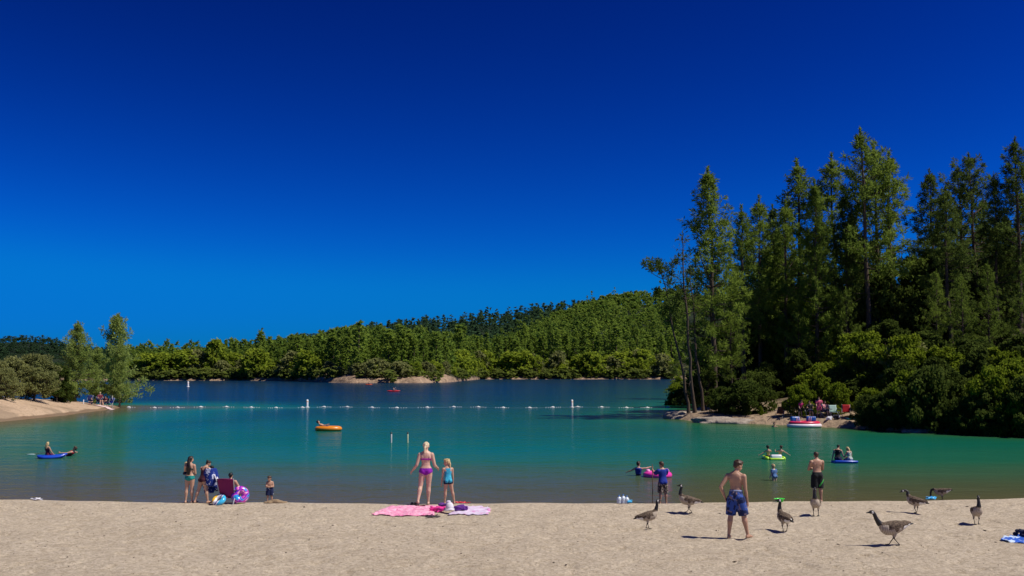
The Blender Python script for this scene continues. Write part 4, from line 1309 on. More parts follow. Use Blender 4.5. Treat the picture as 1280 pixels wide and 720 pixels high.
def w_vest(mat, name='life_vest', vox=.014):
    return w_shirt(mat, .09, .325, .030, 0, 0, name, vox)
def w_brief(mat, top=.055, cut=.018, rise=.55, off=.006, name='bikini_bottom'):
    def f(B, me, C, lab, r):
        q = torso_coords(B, C) / B.h; kz = B.kz
        ax_ = np.abs(q[:, 0])
        leg = np.array([s[:5] == 'thigh' for s in lab]); tor = (lab == 'torso')
        low = -.062 + rise * np.clip(ax_ - cut, 0, 1)
        m = (tor | leg) & (q[:, 2] < top * kz) & (q[:, 2] > low) & (ax_ < .14)
        return obj_of(name, shell(me, m, off, name), mat, r)
    return f
def w_band(mat, z0=.185, z1=.235, off=.006, name='bikini_top', neck=True, dip=.0):
    def f(B, me, C, lab, r):
        M = np.array(B.RtU.inverted()); mid = np.array(B.up(.45 * B.T)); q = ((C - mid) @ M.T); q[:, 2] += .45 * B.T; q /= B.h
        lo = np.where(q[:, 1] < -.01, z0 + .012, z0) * B.kz; hi = np.where(q[:, 1] < -.01, z1 - .02 if neck else z1, z1 + .012) * B.kz
        m = (lab == 'torso') & (q[:, 2] > lo) & (q[:, 2] < hi)
        return obj_of(name, shell(me, m, off, name), mat, r)
    return f
def w_suit(mat, z0=-.06, z1=.245, off=.007, straps=True, name='swimsuit', rise=.5, top_back=.245):
    def f(B, me, C, lab, r):
        M = np.array(B.RtU.inverted()); mid = np.array(B.up(.45 * B.T)); q = ((C - mid) @ M.T); q[:, 2] += .45 * B.T; q /= B.h
        q0 = torso_coords(B, C) / B.h; ax_ = np.abs(q0[:, 0])
        leg = np.array([s[:5] == 'thigh' for s in lab]); tor = (lab == 'torso')
        low = z0 + rise * np.clip(ax_ - .02, 0, 1)
        m = ((tor & (q[:, 2] < z1 * B.kz)) | leg) & (q0[:, 2] > low) & (ax_ < .16)
        if straps: m |= tor & (q[:, 2] >= z1 * B.kz) & (q[:, 2] < .31 * B.kz) & (np.abs(np.abs(q[:, 0]) - .055) < .014)
        return obj_of(name, shell(me, m, off, name), mat, r)
    return f

def face_to(dx, dy): return math.degrees(math.atan2(-dx, dy))
def px_h(px_height, d): return px_height / FPX * d
# ------------------------------------------------------------------ the people on the beach
NAVY_PRINT = cloth_mat('navy_blue_print', (.010, .020, .085), (.035, .085, .34), 9, c3=(.22, .16, .20), cut=.5)
TEAL = cloth_mat('teal_swim', (.01, .25, .23)); TEAL_PRINT = cloth_mat('dark_teal_print', (.03, .09, .09), (.20, .22, .20), 30)
PURPLE = cloth_mat('purple_swim', (.24, .008, .36)); MAGENTA = cloth_mat('magenta_strings', (.40, .02, .34))
AQUA = cloth_mat('aqua_top', (.03, .33, .50), (.05, .48, .62), 12); NAVY = cloth_mat('navy_cloth', (.008, .013, .045))
BLUE_SHIRT = cloth_mat('blue_shirt', (.010, .030, .26)); BROWN_PRINT = cloth_mat('brown_print', (.035, .025, .02), (.34, .27, .22), 22, 'noise', cut=.52)
BLACK_TRUNK = cloth_mat('black_trunks', (.008, .010, .012)); GREEN_TRIM = cloth_mat('green_trim', (.05, .45, .06))
DARK_SUIT = cloth_mat('dark_plum_suit', (.05, .008, .02)); TOWEL_BLUE = cloth_mat('blue_towel_print', (.006, .028, .22), (.62, .68, .85), 11, cut=.57)
WHITE_CL = cloth_mat('white_cloth', (.70, .70, .76)); RED_CL = cloth_mat('red_cloth', (.45, .02, .03)); PINK_CL = cloth_mat('pink_cloth', (.72, .12, .22))
MAROON_CL = cloth_mat('maroon_cloth', (.13, .012, .03)); GREY_BLUE = cloth_mat('greyblue_cloth', (.08, .17, .36))
BLACK_CL = cloth_mat('black_cloth', (.012, .012, .016)); NAVY_WHITE = cloth_mat('navy_white_print', (.010, .018, .07), (.5, .55, .5), 9, cut=.60)

# boy in the foreground: weight on both feet, left hand on hip, looking right and down
p = on_beach(921, 673); h = px_h(97, p.y)
B = build_body(h, 'teen', lean=3, twist=0, head=(-42, 22), legs={'L': dict(abd=6, flex=-2, knee=2, toe=4), 'R': dict(abd=10, flex=7, knee=3, toe=18)},
               arms={'L': dict(abd=30, flex=-20, elbow=62, rot=52, curl=35, pron=40), 'R': dict(abd=5, flex=6, elbow=14, curl=22)})
person('shirtless boy in blue patterned swim trunks standing in front with a hand on his hip', p, -24, h, B, 'tan', ('short', 'brown'), .0065,
       [w_shorts(NAVY_PRINT, .96, .012, .016, .085, band=cloth_mat('pale_waistband', (.25, .30, .48)))])
# blonde woman, walking into the water
p = on_beach(532, 628.5); h = px_h(77, p.y)
B = build_body(h, 'woman', lean=2, head=(-4, 8), legs={'L': dict(flex=-8, knee=24, abd=8, toe=10), 'R': dict(flex=4, knee=3, abd=-1, toe=3)},
               arms={'L': dict(abd=17, flex=-10, elbow=52, rot=-22, curl=25), 'R': dict(abd=15, flex=2, elbow=62, rot=-12, curl=25)})
person('blonde woman in a purple bikini walking to the water', p, 2, h, B, 'fair', ('ponytail', 'pale'), .0075,
       [w_brief(PURPLE, .050, .014, .50), w_band(MAGENTA, .190, .230, neck=False)])
# girl beside her
p = on_beach(560, 626.5); h = px_h(56, p.y)
B = build_body(h, 'child', lean=10, head=(58, 6), legs={'L': dict(flex=4, abd=3, knee=2), 'R': dict(flex=0, abd=12, knee=2)},
               arms={'B': dict(abd=6, flex=12, elbow=10)})
person('girl in a blue tank top and black shorts beside the blonde woman', p, 16, h, B, 'mid', ('ponytail', 'blond'), .0085,
       [w_shirt(AQUA, .0, .31, .006, 0, 0, 'tank_top', .011), w_shorts(NAVY, .32, .004, .006, .05, 'swim_shorts', vox=.010)])
# girl with long dark hair and the fair child she stands with
p = on_beach(236.5, 625.6); h = px_h(57, p.y)
B = build_body(h, 'woman', lean=-2, head=(-55, 2), legs={'L': dict(abd=2, flex=-3, knee=2), 'R': dict(abd=1, flex=2, knee=2)},
               arms={'L': dict(abd=16, flex=24, elbow=70, rot=30), 'R': dict(abd=6, flex=10, elbow=66, rot=30)})
person('girl with waist-long dark hair in a teal bikini, seen from behind', p, -6, h, B, 'mid', ('long', 'dark'), .0085,
       [w_brief(TEAL, .055, .016, .48), w_band(TEAL_PRINT, .185, .23, neck=False)])
h2 = h * .50; bb = B
B = build_body(h2, 'toddler', lean=4, head=(30, 0), legs={'B': dict(flex=62, knee=48, abd=28)}, arms={'L': dict(abd=22, flex=12, elbow=30), 'R': dict(abd=30, flex=50, elbow=20)})
person('fair-haired small child carried on the left side of the dark-haired girl', p + Vector((-.155, .10, 0)), -60, h2, B, 'fair', ('short', 'blond'), .010,
       [w_brief(NAVY, .08, .03, .3, name='swim_nappy')], lift=h * .62)
# adult wrapping a child in a towel
p = on_beach(253, 625.8); h = px_h(53.5, p.y)
B = build_body(h, 'adult', lean=10, head=(-38, 22), hunch=14, twist=0, legs={'L': dict(abd=10, flex=-10, knee=4), 'R': dict(abd=9, flex=8, knee=6)},
               arms={'L': dict(flex=48, abd=8, elbow=62, rot=35), 'R': dict(flex=52, abd=10, elbow=52, rot=10)})
person('dark-haired adult in a dark swimsuit holding a child in a blue towel', p, -28, h, B, 'mid', ('bun', 'dark'), .0085, [w_suit(DARK_SUIT, -.065, .225, straps=True, rise=.4)])
ch = h * .56
cpos = p + Vector((.255, .05, 0))
B = build_body(ch, 'toddler', lean=6, head=(-20, 4), legs={'B': dict(flex=74, knee=64, abd=22)}, arms={'L': dict(flex=42, abd=42, elbow=70, rot=30), 'R': dict(flex=30, abd=20, elbow=70, rot=30)})
person('small dark-haired child held in the blue towel', cpos, 100, ch, B, 'mid', ('short', 'dark'), .010, [w_brief(NAVY, .08, .03, .3, name='swim_trunks')], lift=h * .57)

def cloth_from(name, fn, nu, nv, mat, thick=.012, parent=None):
    """a thin sheet with two faces and a rim; fn(u, v) -> point"""
    bm = bmesh.new(); vs = [[bm.verts.new(fn(i / (nu - 1), j / (nv - 1))) for i in range(nu)] for j in range(nv)]
    for j in range(nv - 1):
        for i in range(nu - 1): bm.faces.new((vs[j][i], vs[j][i + 1], vs[j + 1][i + 1], vs[j + 1][i]))
    bm.normal_update()
    bmesh.ops.solidify(bm, geom=bm.faces[:], thickness=thick)
    me = bpy.data.meshes.new(name); bm.to_mesh(me); bm.free()
    me.polygons.foreach_set('use_smooth', np.ones(len(me.polygons), dtype=bool))
    return obj_of(name, me, mat, parent)
# the towel: wrapped round the child's seat and hanging down
def tw(u, v):
    a = R(-215 + 400 * u); top = h * (.76 + .03 * math.sin(4 * u)); bot = h * (.33 + .08 * math.sin(5 * u + .6) - .05 * (u > .72))
    z = top + (bot - top) * v
    r = .125 + .06 * math.sin(2.6 * v) + .024 * math.sin(4.5 * a + 3 * v) * (.3 + v)
    return Vector((r * math.cos(a) * 1.08 - .07, r * math.sin(a) * .9 + .03 * v, z))
t = cloth_from('beach_towel', tw, 60, 22, TOWEL_BLUE, .012); t.location = cpos
tag(t, 'dark blue towel with white print wrapped round the held child', 'towel')
def tw2(u, v):
    return Vector((.04 + .07 * v + .05 * u + .015 * math.sin(9 * u), -.12 + .10 * u, h * (.64 - .17 * v * (.6 + .6 * u)) + .02 * math.sin(6 * u + 4 * v)))
t = cloth_from('towel_corner', tw2, 14, 14, WHITE_CL, .012); t.location = cpos
tag(t, 'white cloth hanging from the blue towel beside the held child', 'cloth')

# person in the low chair
p = on_beach(285, 627.0)
ch_ = thing('beach_chair', 'low folding beach chair with a plum fabric back', 'folding chair', p + Vector((.0, -.02, 0)), R(-6))
PLUM = cloth_mat('plum_fabric', (.20, .012, .09)); FRAME = plain('chair_frame_metal', (.45, .46, .48), .35, .05)
def backf(u, v):
    return Vector(((u - .5) * (.46 - .10 * (1 - v)) , -.06 - .17 * v + .035 * math.sin(math.pi * u) * -1, .20 + .47 * v + .015 * math.sin(math.pi * u) * (v > .9)))
cloth_from('backrest', backf, 14, 14, PLUM, .014, ch_)
cloth_from('seat', lambda u, v: Vector(((u - .5) * .46, -.06 + .46 * v, .20 + .05 * v - .04 * math.sin(math.pi * u))), 12, 10, PLUM, .014, ch_)
for s in (-1, 1):
    G().tube([(s * .24, -.25, .68), (s * .20, -.03, .17), (s * .22, .08, .0)], .011, 8).obj('back_post', FRAME, ch_)
    G().tube([(s * .235, .42, .26), (s * .235, -.10, .18), (s * .235, -.24, .0)], .011, 8).obj('leg', FRAME, ch_)
    G().tube([(s * .25, -.20, .36), (s * .26, .30, .38)], .020, 8).obj('armrest', plain('chair_armrest', (.03, .03, .04), .6), ch_)
    G().tube([(s * .26, .30, .38), (s * .24, .40, .02)], .010, 8).obj('front_post', FRAME, ch_)
ph = 1.18
B = build_body(ph, 'adult', lean=-14, head=(8, 10), legs={'B': dict(flex=84, knee=62, abd=10)}, arms={'L': dict(flex=26, abd=14, elbow=50), 'R': dict(flex=14, abd=22, elbow=55, rot=20)})
person('dark-haired adult sitting in the plum beach chair, seen from behind', p + Vector((.075, .06, 0)), -8, ph, B, 'mid', ('short', 'black'), .0085, [w_shorts(NAVY, .8, .008, .01)], lift=.285)
# two inflatables by the chair
def swirl(name, seed, sc):
    k = N(name); co = k.mapping(k.coord(), loc=(seed, 2 * seed, 0)); x = k.noise(co, sc, 1.5, .4, 1.6)
    c = k.ramp(x, [(0, (.02, .10, .55)), (.38, (.03, .35, .72)), (.45, (.55, .05, .52)), (.51, (.10, .02, .45)), (.56, (.70, .10, .45)), (.62, (.85, .62, .75)), (.68, (.25, .60, .10)), (.74, (.85, .55, .08))], 'CONSTANT')
    return k.done(k.bsdf(c, .18, None, .5))
p2 = on_beach(299, 628)
rot = Rx(78) @ Ry(-14)
r_ = G().torus((0, 0, 0), .140, .104, Rz(25) @ Rx(74), 40, 16).obj('swim_ring', swirl('rainbow_vinyl', 1.0, 3.4))
r_.location = p2 + Vector((.02, .0, .222)); tag(r_, 'rainbow swirl inflatable ring leaning upright right of the plum chair', 'swim ring')
p3 = on_beach(279, 628)
k = N('panel_vinyl'); co = k.coord(); sp2 = k.n('ShaderNodeSeparateXYZ'); k.l(co, sp2.inputs[0])
VIN = k.done(k.bsdf(k.ramp(k.rng(k.math('ADD', sp2.outputs[0], k.math('MULTIPLY', sp2.outputs[2], -.6)), -.26, .26), [(0, (.85, .50, .05)), (.3, (.82, .80, .78)), (.45, (.10, .10, .40)), (.52, (.85, .85, .9)), (.58, (.05, .45, .75)), (.85, (.10, .55, .80))], 'CONSTANT'), .18))
r_ = G().torus((0, 0, 0), .125, .066, Rz(-14) @ Rx(38), 36, 14).obj('swim_ring', VIN)
r_.location = p3 + Vector((-.04, -.26, .128)); tag(r_, 'yellow, white and turquoise inflatable ring lying left of the plum chair', 'swim ring')
# toddler boy and his heap of sand
p = on_beach(333, 626.0) + Vector((0, .35, 0)); p.z = float(beach_z(p.x, p.y)); h = px_h(33, p.y)
B = build_body(h, 'toddler', lean=4, head=(-30, 14), legs={'L': dict(abd=5), 'R': dict(abd=4, flex=4)}, arms={'B': dict(abd=16, flex=22, elbow=95, rot=55)})
person('toddler boy in navy trunks with a light print beside a heap of wet sand', p, 190, h, B, 'tan', ('short', 'brown'), .009, [w_shorts(NAVY_WHITE, 1.05, .010, .012, .07)])
p = on_beach(344, 626.5)
g_ = G(); 
for q in range(26):
    a = random.uniform(-1, 1); g_.ell((a * .26, random.uniform(-.08, .08), .02), (random.uniform(.06, .13), .08, random.uniform(.03, .09) * (1.1 - abs(a))), None, 10, 7)
o = obj_of('sand_pile', remesh(g_, .016, 3), [plain('damp_sand', (.30, .215, .13), .95, .3, 22, .2, .6)]); o.location = p
tag(o, 'small heap of damp sand at the water edge by the toddler boy', 'sand heap')

# boy with the stick, and the ring and child behind him
p = on_z(828.5, 611); p.z = -.10; h = px_h(62, p.y) 
p = Vector((ray(828.5, 600)[0] * 29.0, 29.0, float(beach_z(ray(828.5, 600)[0] * 29.0, 29.0)))); h = z_at(576.5, 29.0) - p.z
B = build_body(h, 'teen', lean=4, head=(24, 10), legs={'B': dict(abd=4, flex=0, knee=2)}, arms={'L': dict(flex=62, abd=26, elbow=70, rot=-20, curl=70), 'R': dict(flex=58, abd=20, elbow=74, rot=15, curl=60)})
person('boy in a blue T-shirt and patterned shorts holding a stick at the water edge', p, 14, h, B, 'tan', ('short', 'brown'), .0085,
       [w_shorts(BROWN_PRINT, 1.0, .012, .016), w_shirt(BLUE_SHIRT, -.03, .335, .016, .75, .02)])
hand = p + Matrix.Rotation(R(14), 3, 'Z') @ (B.J['handL'] + Vector((0, 0, -B.low)))
s_ = G().tube([Vector((0, 0, hand.z - float(-.06) + .06)), Vector((.004, .0, .45)), Vector((-.006, 0, -.12))], [.012, .013, .010], 8).obj('wooden_stick', plain('stick_wood', (.16, .10, .06), .8))
s_.location = (hand.x, hand.y, 0); tag(s_, 'upright brown stick held by the boy in the blue T-shirt', 'stick')
PINK_VIN = plain('pink_vinyl', (.85, .06, .42), .2, .08)
p = on_z(822, 596)
r_ = thing('swim_ring', 'pink inflatable float behind the boy with the stick', 'swim ring', p)
G().torus((0, 0, .07), .34, .12, None, 40, 14, 1.0, 1.15).obj('tube', PINK_VIN, r_)
G().ell((-.34, .04, .20), (.09, .09, .08)).ell((.32, -.02, .20), (.11, .10, .11)).obj('grip_bump', plain('pale_pink_vinyl', (.80, .35, .62), .2, .05), r_)
p = on_z(798, 594.5); h = 1.15
B = build_body(h, 'child', lean=-8, head=(-35, 0), legs={'B': dict(flex=48, knee=20)}, arms={'L': dict(abd=62, flex=10, elbow=12), 'R': dict(abd=95, flex=15, elbow=30)})
person('child in a blue life vest waist-deep in the water beside the pink float', p, -10, h, B, 'mid', ('short', 'dark'), .011, [w_vest(BLUE_SHIRT), w_brief(NAVY, .09, .03, .3, name='swim_trunks')], lift=-.02)
# teenager with his back turned
px_ = 1021.5; d_ = 28.6; x_ = ray(px_, 600)[0] * d_; p = Vector((x_, d_, float(beach_z(x_, d_)))); h = z_at(564.5, d_) - p.z
B = build_body(h, 'adult', lean=1, head=(4, 8), legs={'B': dict(abd=3, knee=1)}, arms={'B': dict(abd=12, flex=26, elbow=100, rot=58)})
TRK = w_shorts(BLACK_TRUNK, 1.02, .012, .016, .07)
person('shirtless teenager in black and green trunks standing with his arms folded, seen from behind', p, 4, h, B, 'tan', ('short', 'brown'), .0085, [TRK])
r0 = B.root; tr = [c for c in r0.children if c.name.startswith('swim_trunks')][0]
C_ = face_centers(tr.data); tr.data.materials.append(GREEN_TRIM); kn = B.J['kneeR'] + B.off; hp_ = B.J['hipR'] + B.off
tt = (C_[:, 2] - kn.z) / (hp_.z - kn.z)
tr.data.polygons.foreach_set('material_index', ((C_[:, 0] > .02) & (np.abs(tt - .30 - (C_[:, 0] - hp_.x) * 3.5) < .075)).astype(np.int32))

# toddler in the water, seen from behind
p = on_z(968, 600.5); h = .86
B = build_body(h, 'toddler', lean=5, head=(-10, 4), legs={'B': dict(abd=4)}, arms={'B': dict(abd=18, flex=5, elbow=20)})
person('toddler in a grey-blue shirt standing thigh-deep in the water', p, 30, h, B, 'fair', ('short', 'blond'), .010, [w_shirt(GREY_BLUE, -.02, .33, .012, .6), w_brief(WHITE_CL, .07, .03, .2, name='swim_nappy')], lift=.145)

# ------------------------------------------------------------------ floats and swimmers nearer in
LIME = plain('lime_vinyl', (.42, .72, .03), .25, .06); WHITE_V = plain('white_vinyl', (.78, .80, .84), .25, .05); BLUE_V = plain('blue_vinyl', (.015, .07, .52), .25, .06)
p = on_z(968, 574); 
f = thing('inflatable_float', 'lime and white inflatable lounger carrying two paddling children', 'pool float', p, R(5))
for s in (-1, 1): G().tube([(s * .36, -.15, .03), (s * .36, .35, .05)], .10, 12).obj('side_tube', LIME, f)
G().box((0, -.05, .03), (.62, .65, .08), None, .035).obj('bed', LIME, f)
G().box((0, -.24, .10), (.50, .14, .24), None, .06).obj('backrest', WHITE_V, f)
for s, lb, hr in ((-1, 'left child paddling on the lime and white float, arm stretched left', 'dark'), (1, 'right child paddling on the lime and white float, arm stretched right', 'brown')):
    h = 1.05
    B = build_body(h, 'child', lean=-16, side=s * 6, head=(s * -8, 6), legs={'B': dict(flex=72, knee=30)}, arms={('R' if s > 0 else 'L'): dict(abd=66, flex=-6, elbow=6), ('L' if s > 0 else 'R'): dict(abd=30, flex=40, elbow=60)})
    person(lb, p + Vector((s * .25, .05, 0)), 4, h, B, 'mid', ('short', hr), .012, [w_shorts(NAVY, .7, .008, .01)], lift=.12)
p = on_z(1055, 578.5)
f = thing('inflatable_float', 'dark blue inflatable mat under two people sitting up', 'pool float', p, R(4))
G().box((0, 0, .03), (.95, .55, .12), None, .05).obj('mattress', BLUE_V, f)
G().tube([(-.46, -.26, .08), (.46, -.26, .06)], .05, 10).obj('pillow_tube', BLUE_V, f)
h = 1.25
B = build_body(h, 'adult', lean=10, head=(-25, 24), legs={'B': dict(flex=84, knee=30, abd=8)}, arms={'L': dict(abd=12, flex=-6, elbow=6), 'R': dict(abd=14, flex=34, elbow=40)})
person('person in a sleeveless dark top sitting at the left end of the blue mat', p + Vector((-.27, -.02, 0)), -32, h, B, 'mid', ('short', 'dark'), .012, [w_shirt(BLACK_CL, .02, .325, .008, .0, 0, 'sleeveless_top'), w_shorts(NAVY, .7)], lift=.19)
h = 1.12
B = build_body(h, 'woman', lean=12, head=(30, 20), legs={'B': dict(flex=80, knee=40)}, arms={'L': dict(abd=22, flex=30, elbow=70, rot=30), 'R': dict(abd=18, flex=20, elbow=80, rot=40)})
person('fair-haired person leaning forward at the right end of the blue mat', p + Vector((.26, .0, 0)), 25, h, B, 'tan', ('bob', 'blond'), .012, [w_suit(cloth_mat('white_green_print', (.5, .55, .5), (.08, .2, .1), 20), -.06, .25)], lift=.16)
# left: woman on a blue kayak-like float, swimmer in a red vest
p = on_z(63, 573)
f = thing('inflatable_float', 'bright blue sit-on float with a woman on it near the left edge', 'pool float', p, R(20))
G().rings([[Vector((x, w_ * math.cos(a), .02 + hh * math.sin(a) + rise)) for a in [2 * math.pi * j / 14 for j in range(14)]] for x, w_, hh, rise in ((-.55, .05, .03, .10), (-.48, .17, .08, .07), (-.25, .26, .11, .03), (.1, .28, .11, .03), (.4, .22, .10, .06), (.6, .12, .07, .13), (.68, .03, .03, .17))]).obj('hull', BLUE_V, f)
G().box((-.1, 0, .12), (.5, .34, .05), None, .02).obj('seat_pad', plain('dark_blue_vinyl', (.01, .03, .2), .3), f)
h = 1.2
B = build_body(h, 'woman', lean=-6, head=(20, 4), legs={'B': dict(flex=80, knee=34)}, arms={'L': dict(abd=30, flex=24, elbow=30), 'R': dict(abd=22, flex=10, elbow=20)})
person('woman with light brown hair in a dark top sitting on the bright blue float', p + Vector((-.12, 0, 0)), -25, h, B, 'tan', ('shoulder', 'blond'), .012, [w_suit(MAROON_CL)], lift=.17)
q = on_z(39, 568.5)
pd = thing('paddle', 'pale paddle lying out on the water left of the bright blue float', 'paddle', q, R(4))
G().ell((0, 0, .02), (.20, .09, .025), None, 12, 8).obj('blade', plain('pale_paddle', (.40, .55, .55), .4), pd)
G().tube([(.15, 0, .03), (.95, .1, .16)], .014, 8).obj('shaft', plain('paddle_shaft', (.10, .12, .13), .4), pd)
p = on_z(84, 570); h = 1.35
B = build_body(h, 'teen', lean=-52, head=(10, -10), legs={'B': dict(flex=72, knee=8, abd=8, flat=False)}, arms={'L': dict(abd=40, flex=20, elbow=20), 'R': dict(abd=70, flex=0, elbow=10)})
person('swimmer in a red and black vest floating beside the bright blue float', p, 80, h, B, 'mid', ('short', 'brown'), .012, [w_vest(cloth_mat('red_black_vest', (.35, .015, .03), (.015, .012, .02), 5, cut=.5)), w_shorts(NAVY, .7)], lift=-.02)

# ------------------------------------------------------------------ geese
def goose_mats():
    k = N('goose_feathers'); co = k.coord()
    wv = k.n('ShaderNodeTexVoronoi'); wv.inputs['Scale'].default_value = 26; k.l(k.mapping(co, (1.5, .7, 1.3)), wv.inputs['Vector'])
    br = k.mix(k.rng(wv.outputs['Distance'], .30, .62), (.060, .043, .031), (.165, .122, .088))
    A_ = k.done(k.bsdf(br, .85, k.bump(wv.outputs['Distance'], .5, .012), .2))
    k = N('goose_breast'); co = k.coord(); w = k.n('ShaderNodeTexWave'); w.bands_direction = 'Y'; w.inputs['Scale'].default_value = 9; w.inputs['Distortion'].default_value = 2.5; k.l(co, w.inputs['Vector'])
    Bm = k.done(k.bsdf(k.mix(w.outputs[0], (.33, .27, .205), (.50, .43, .345)), .85, None, .2))
    return [A_, Bm, plain('goose_black', (.010, .009, .009), .55, .1), plain('goose_white', (.74, .72, .68), .8, .06), plain('goose_leg', (.022, .018, .016), .6, .1)]
GM = goose_mats()
def goose(label, foot, rz, size=1.0, neck='up', look=0, stride=.05, tilt=0, pale=False, lift=0.0):
    """y forward, standing; size 1 is about 0.78 m to the crown"""
    g = G(); r = thing('goose', label, 'goose', foot, R(rz), 'Canada geese on the beach')
    Rb = Rx(tilt)
    c = Vector((0, 0, .36))
    b = lambda x, y, z: c + Rb @ Vector((x, y, z))
    prof = [(.285, .030, .035, .030), (.25, .075, .085, .012), (.17, .118, .128, -.012), (.05, .140, .142, -.010), (-.08, .136, .128, .002), (-.20, .100, .092, .022), (-.29, .062, .052, .035), (-.36, .042, .022, .040), (-.43, .030, .010, .038)]
    g.rings([[b(a * math.cos(t), y, z + hh * math.sin(t)) for t in [2 * math.pi * j / 18 for j in range(18)]] for y, a, hh, z in prof])
    n0 = b(0, .20, .045)
    if neck == 'up': P = [n0, b(0, .275, .12), b(0, .285, .22), b(0, .28, .315), b(0, .30, .365)]
    elif neck == 'fwd': P = [n0, b(0, .28, .10), b(0, .335, .20), b(0, .365, .295), b(0, .40, .34)]
    elif neck == 'bend': P = [n0, b(0, .27, .13), b(.0, .30, .21), b(-.03, .35, .235), b(-.10, .40, .215)]
    elif neck == 'down': P = [n0, b(0, .29, .10), b(0, .37, .08), b(0, .42, -.04), b(0, .43, -.16)]
    rad = [.080, .058, .043, .037, .034]
    g.tube(P, rad, 12)
    hd = P[-1]; fd = Rz(look) @ (Vector((0, 1, -.16)) if neck != 'down' else Vector((0, .25, -1)))
    if neck == 'bend': fd = Rz(look + 35) @ Vector((0, 1, -.42))
    fd.normalize(); q = fd.to_track_quat('Y', 'Z').to_matrix()
    hcn = hd + fd * .02
    g.ell(hcn, (.034, .052, .037), q, 14, 10)
    g.tube([hcn + fd * .035, hcn + fd * .105], [.021, .011], 8)
    feet = []
    for s in (-1, 1):
        hipp = Vector((s * .065, -.02, .27)); kn = Vector((s * .065, -.01 - .02 * s * stride / .05, .155)); an = Vector((s * .06, s * stride - .02, .022))
        g.tube([hipp + Vector((0, 0, .03)), kn], [.052, .019], 10); g.tube([kn, an], [.0125, .010], 8)
        for a in (-26, 0, 26):
            e = an + Rz(a) @ Vector((0, .085, -.012)); g.tube([an, e], [.010, .007], 6)
        vs = [an + Vector((0, 0, -.002))] + [an + Rz(a) @ Vector((0, .078, -.012)) for a in (-26, 26)]
        g.add(vs + [v - Vector((0, 0, .012)) for v in vs], [(0, 1, 2), (5, 4, 3), (0, 3, 4, 1), (1, 4, 5, 2), (2, 5, 3, 0)])
    me = remesh(g, .0085, 2, .5, 'body'); C = face_centers(me)
    L = (C - np.array(c)) @ np.array(Rb)            # body axes
    mi = np.where(L[:, 2] < -.01 - .10 * L[:, 1], 1, 0)
    mi[(L[:, 1] > .14) & (L[:, 2] < .07)] = 1
    mi[(L[:, 1] < -.17) & (L[:, 2] < .028) & (C[:, 2] > .2)] = 3
    mi[(L[:, 1] < -.345)] = 2
    mi[(L[:, 1] < -.30) & (L[:, 1] > -.345) & (L[:, 2] > .02)] = 3
    # neck and head are black, a white patch under the chin
    pn = [np.array(v) for v in P]; dn = np.full(len(C), 9.)
    for a, e in zip(pn[1:-1], pn[2:]):
        d = e - a; t = np.clip(((C - a) @ d) / (d @ d), 0, 1); dn = np.minimum(dn, np.linalg.norm(C - a - t[:, None] * d, axis=1))
    top = np.linalg.norm(C - np.array(hcn + fd * .03), axis=1) < .12
    mi[(dn < .060)] = 2; mi[top & (np.linalg.norm(C - np.array(hd), axis=1) < .17)] = 2
    Q = (C - np.array(hcn)) @ np.array(q)
    mi[(np.abs(Q[:, 0]) > .014) & (np.abs(Q[:, 1] + .014) < .018) & (Q[:, 2] < .012) & (Q[:, 2] > -.034) & (np.linalg.norm(Q, axis=1) < .07)] = 3
    mi[(C[:, 2] < .175)] = 4
    ob = obj_of('body', me, GM, r); me.polygons.foreach_set('material_index', mi.astype(np.int32))
    for s in (-1, 1):                               # folded wings over the back
        wg = G(); prof2 = [(.17, .02, .03, .02), (.10, .030, .075, .020), (-.02, .034, .090, .022), (-.15, .030, .070, .038), (-.27, .022, .040, .050), (-.37, .012, .015, .052)]
        wg.rings([[b(s * (np.interp(y, [-.43, -.29, -.08, .05, .25], [.02, .050, .118, .124, .07]) * .93 + a * math.cos(t)), y, z + hh * math.sin(t) - (.03 if y > -.2 else 0) + .02) for t in [2 * math.pi * j / 12 for j in range(12)]] for y, a, hh, z in prof2])
        wg.obj('wing', GM[0], r)
    r.scale = (size,) * 3
    if lift: r.location.z += lift
    return r
def gp(px, py): return on_beach(px, py)
goose('goose walking right, foremost of the two geese left of the boy in blue trunks', gp(810, 661), -84, .74, 'fwd', 0, .03, 16)
goose('goose with pale breast facing left just behind the boy in blue trunks', gp(861, 641), 84, .84, 'up', 0, .07, 14)
goose('goose seen from behind with white rump, right of the boy in blue trunks', gp(981, 665), 14, .80, 'up', 70, .03, 12)
goose('goose facing the camera in front of the teenager in black trunks', gp(1020, 645), 158, .86, 'up', 12, .03, 12)
goose('nearest goose of all, walking left with its neck stretched', gp(1117, 682), 96, .92, 'fwd', 0, .08, -4)
goose('goose bending its neck to the left near the water edge on the right', gp(1145, 641.5), 38, .80, 'bend', 40, .03, 10)
goose('goose facing the camera with head held high, furthest right on the sand', gp(1221, 655.5), 172, .80, 'up', -18, .04, 12)
px_ = 1177; d_ = 28.9; x_ = ray(px_, 610)[0] * d_
goose('goose with its head lowered at the water edge behind the sand lip', Vector((x_, d_, float(beach_z(x_, d_)))), 62, .72, 'down', 0, .03, -6, lift=.0)

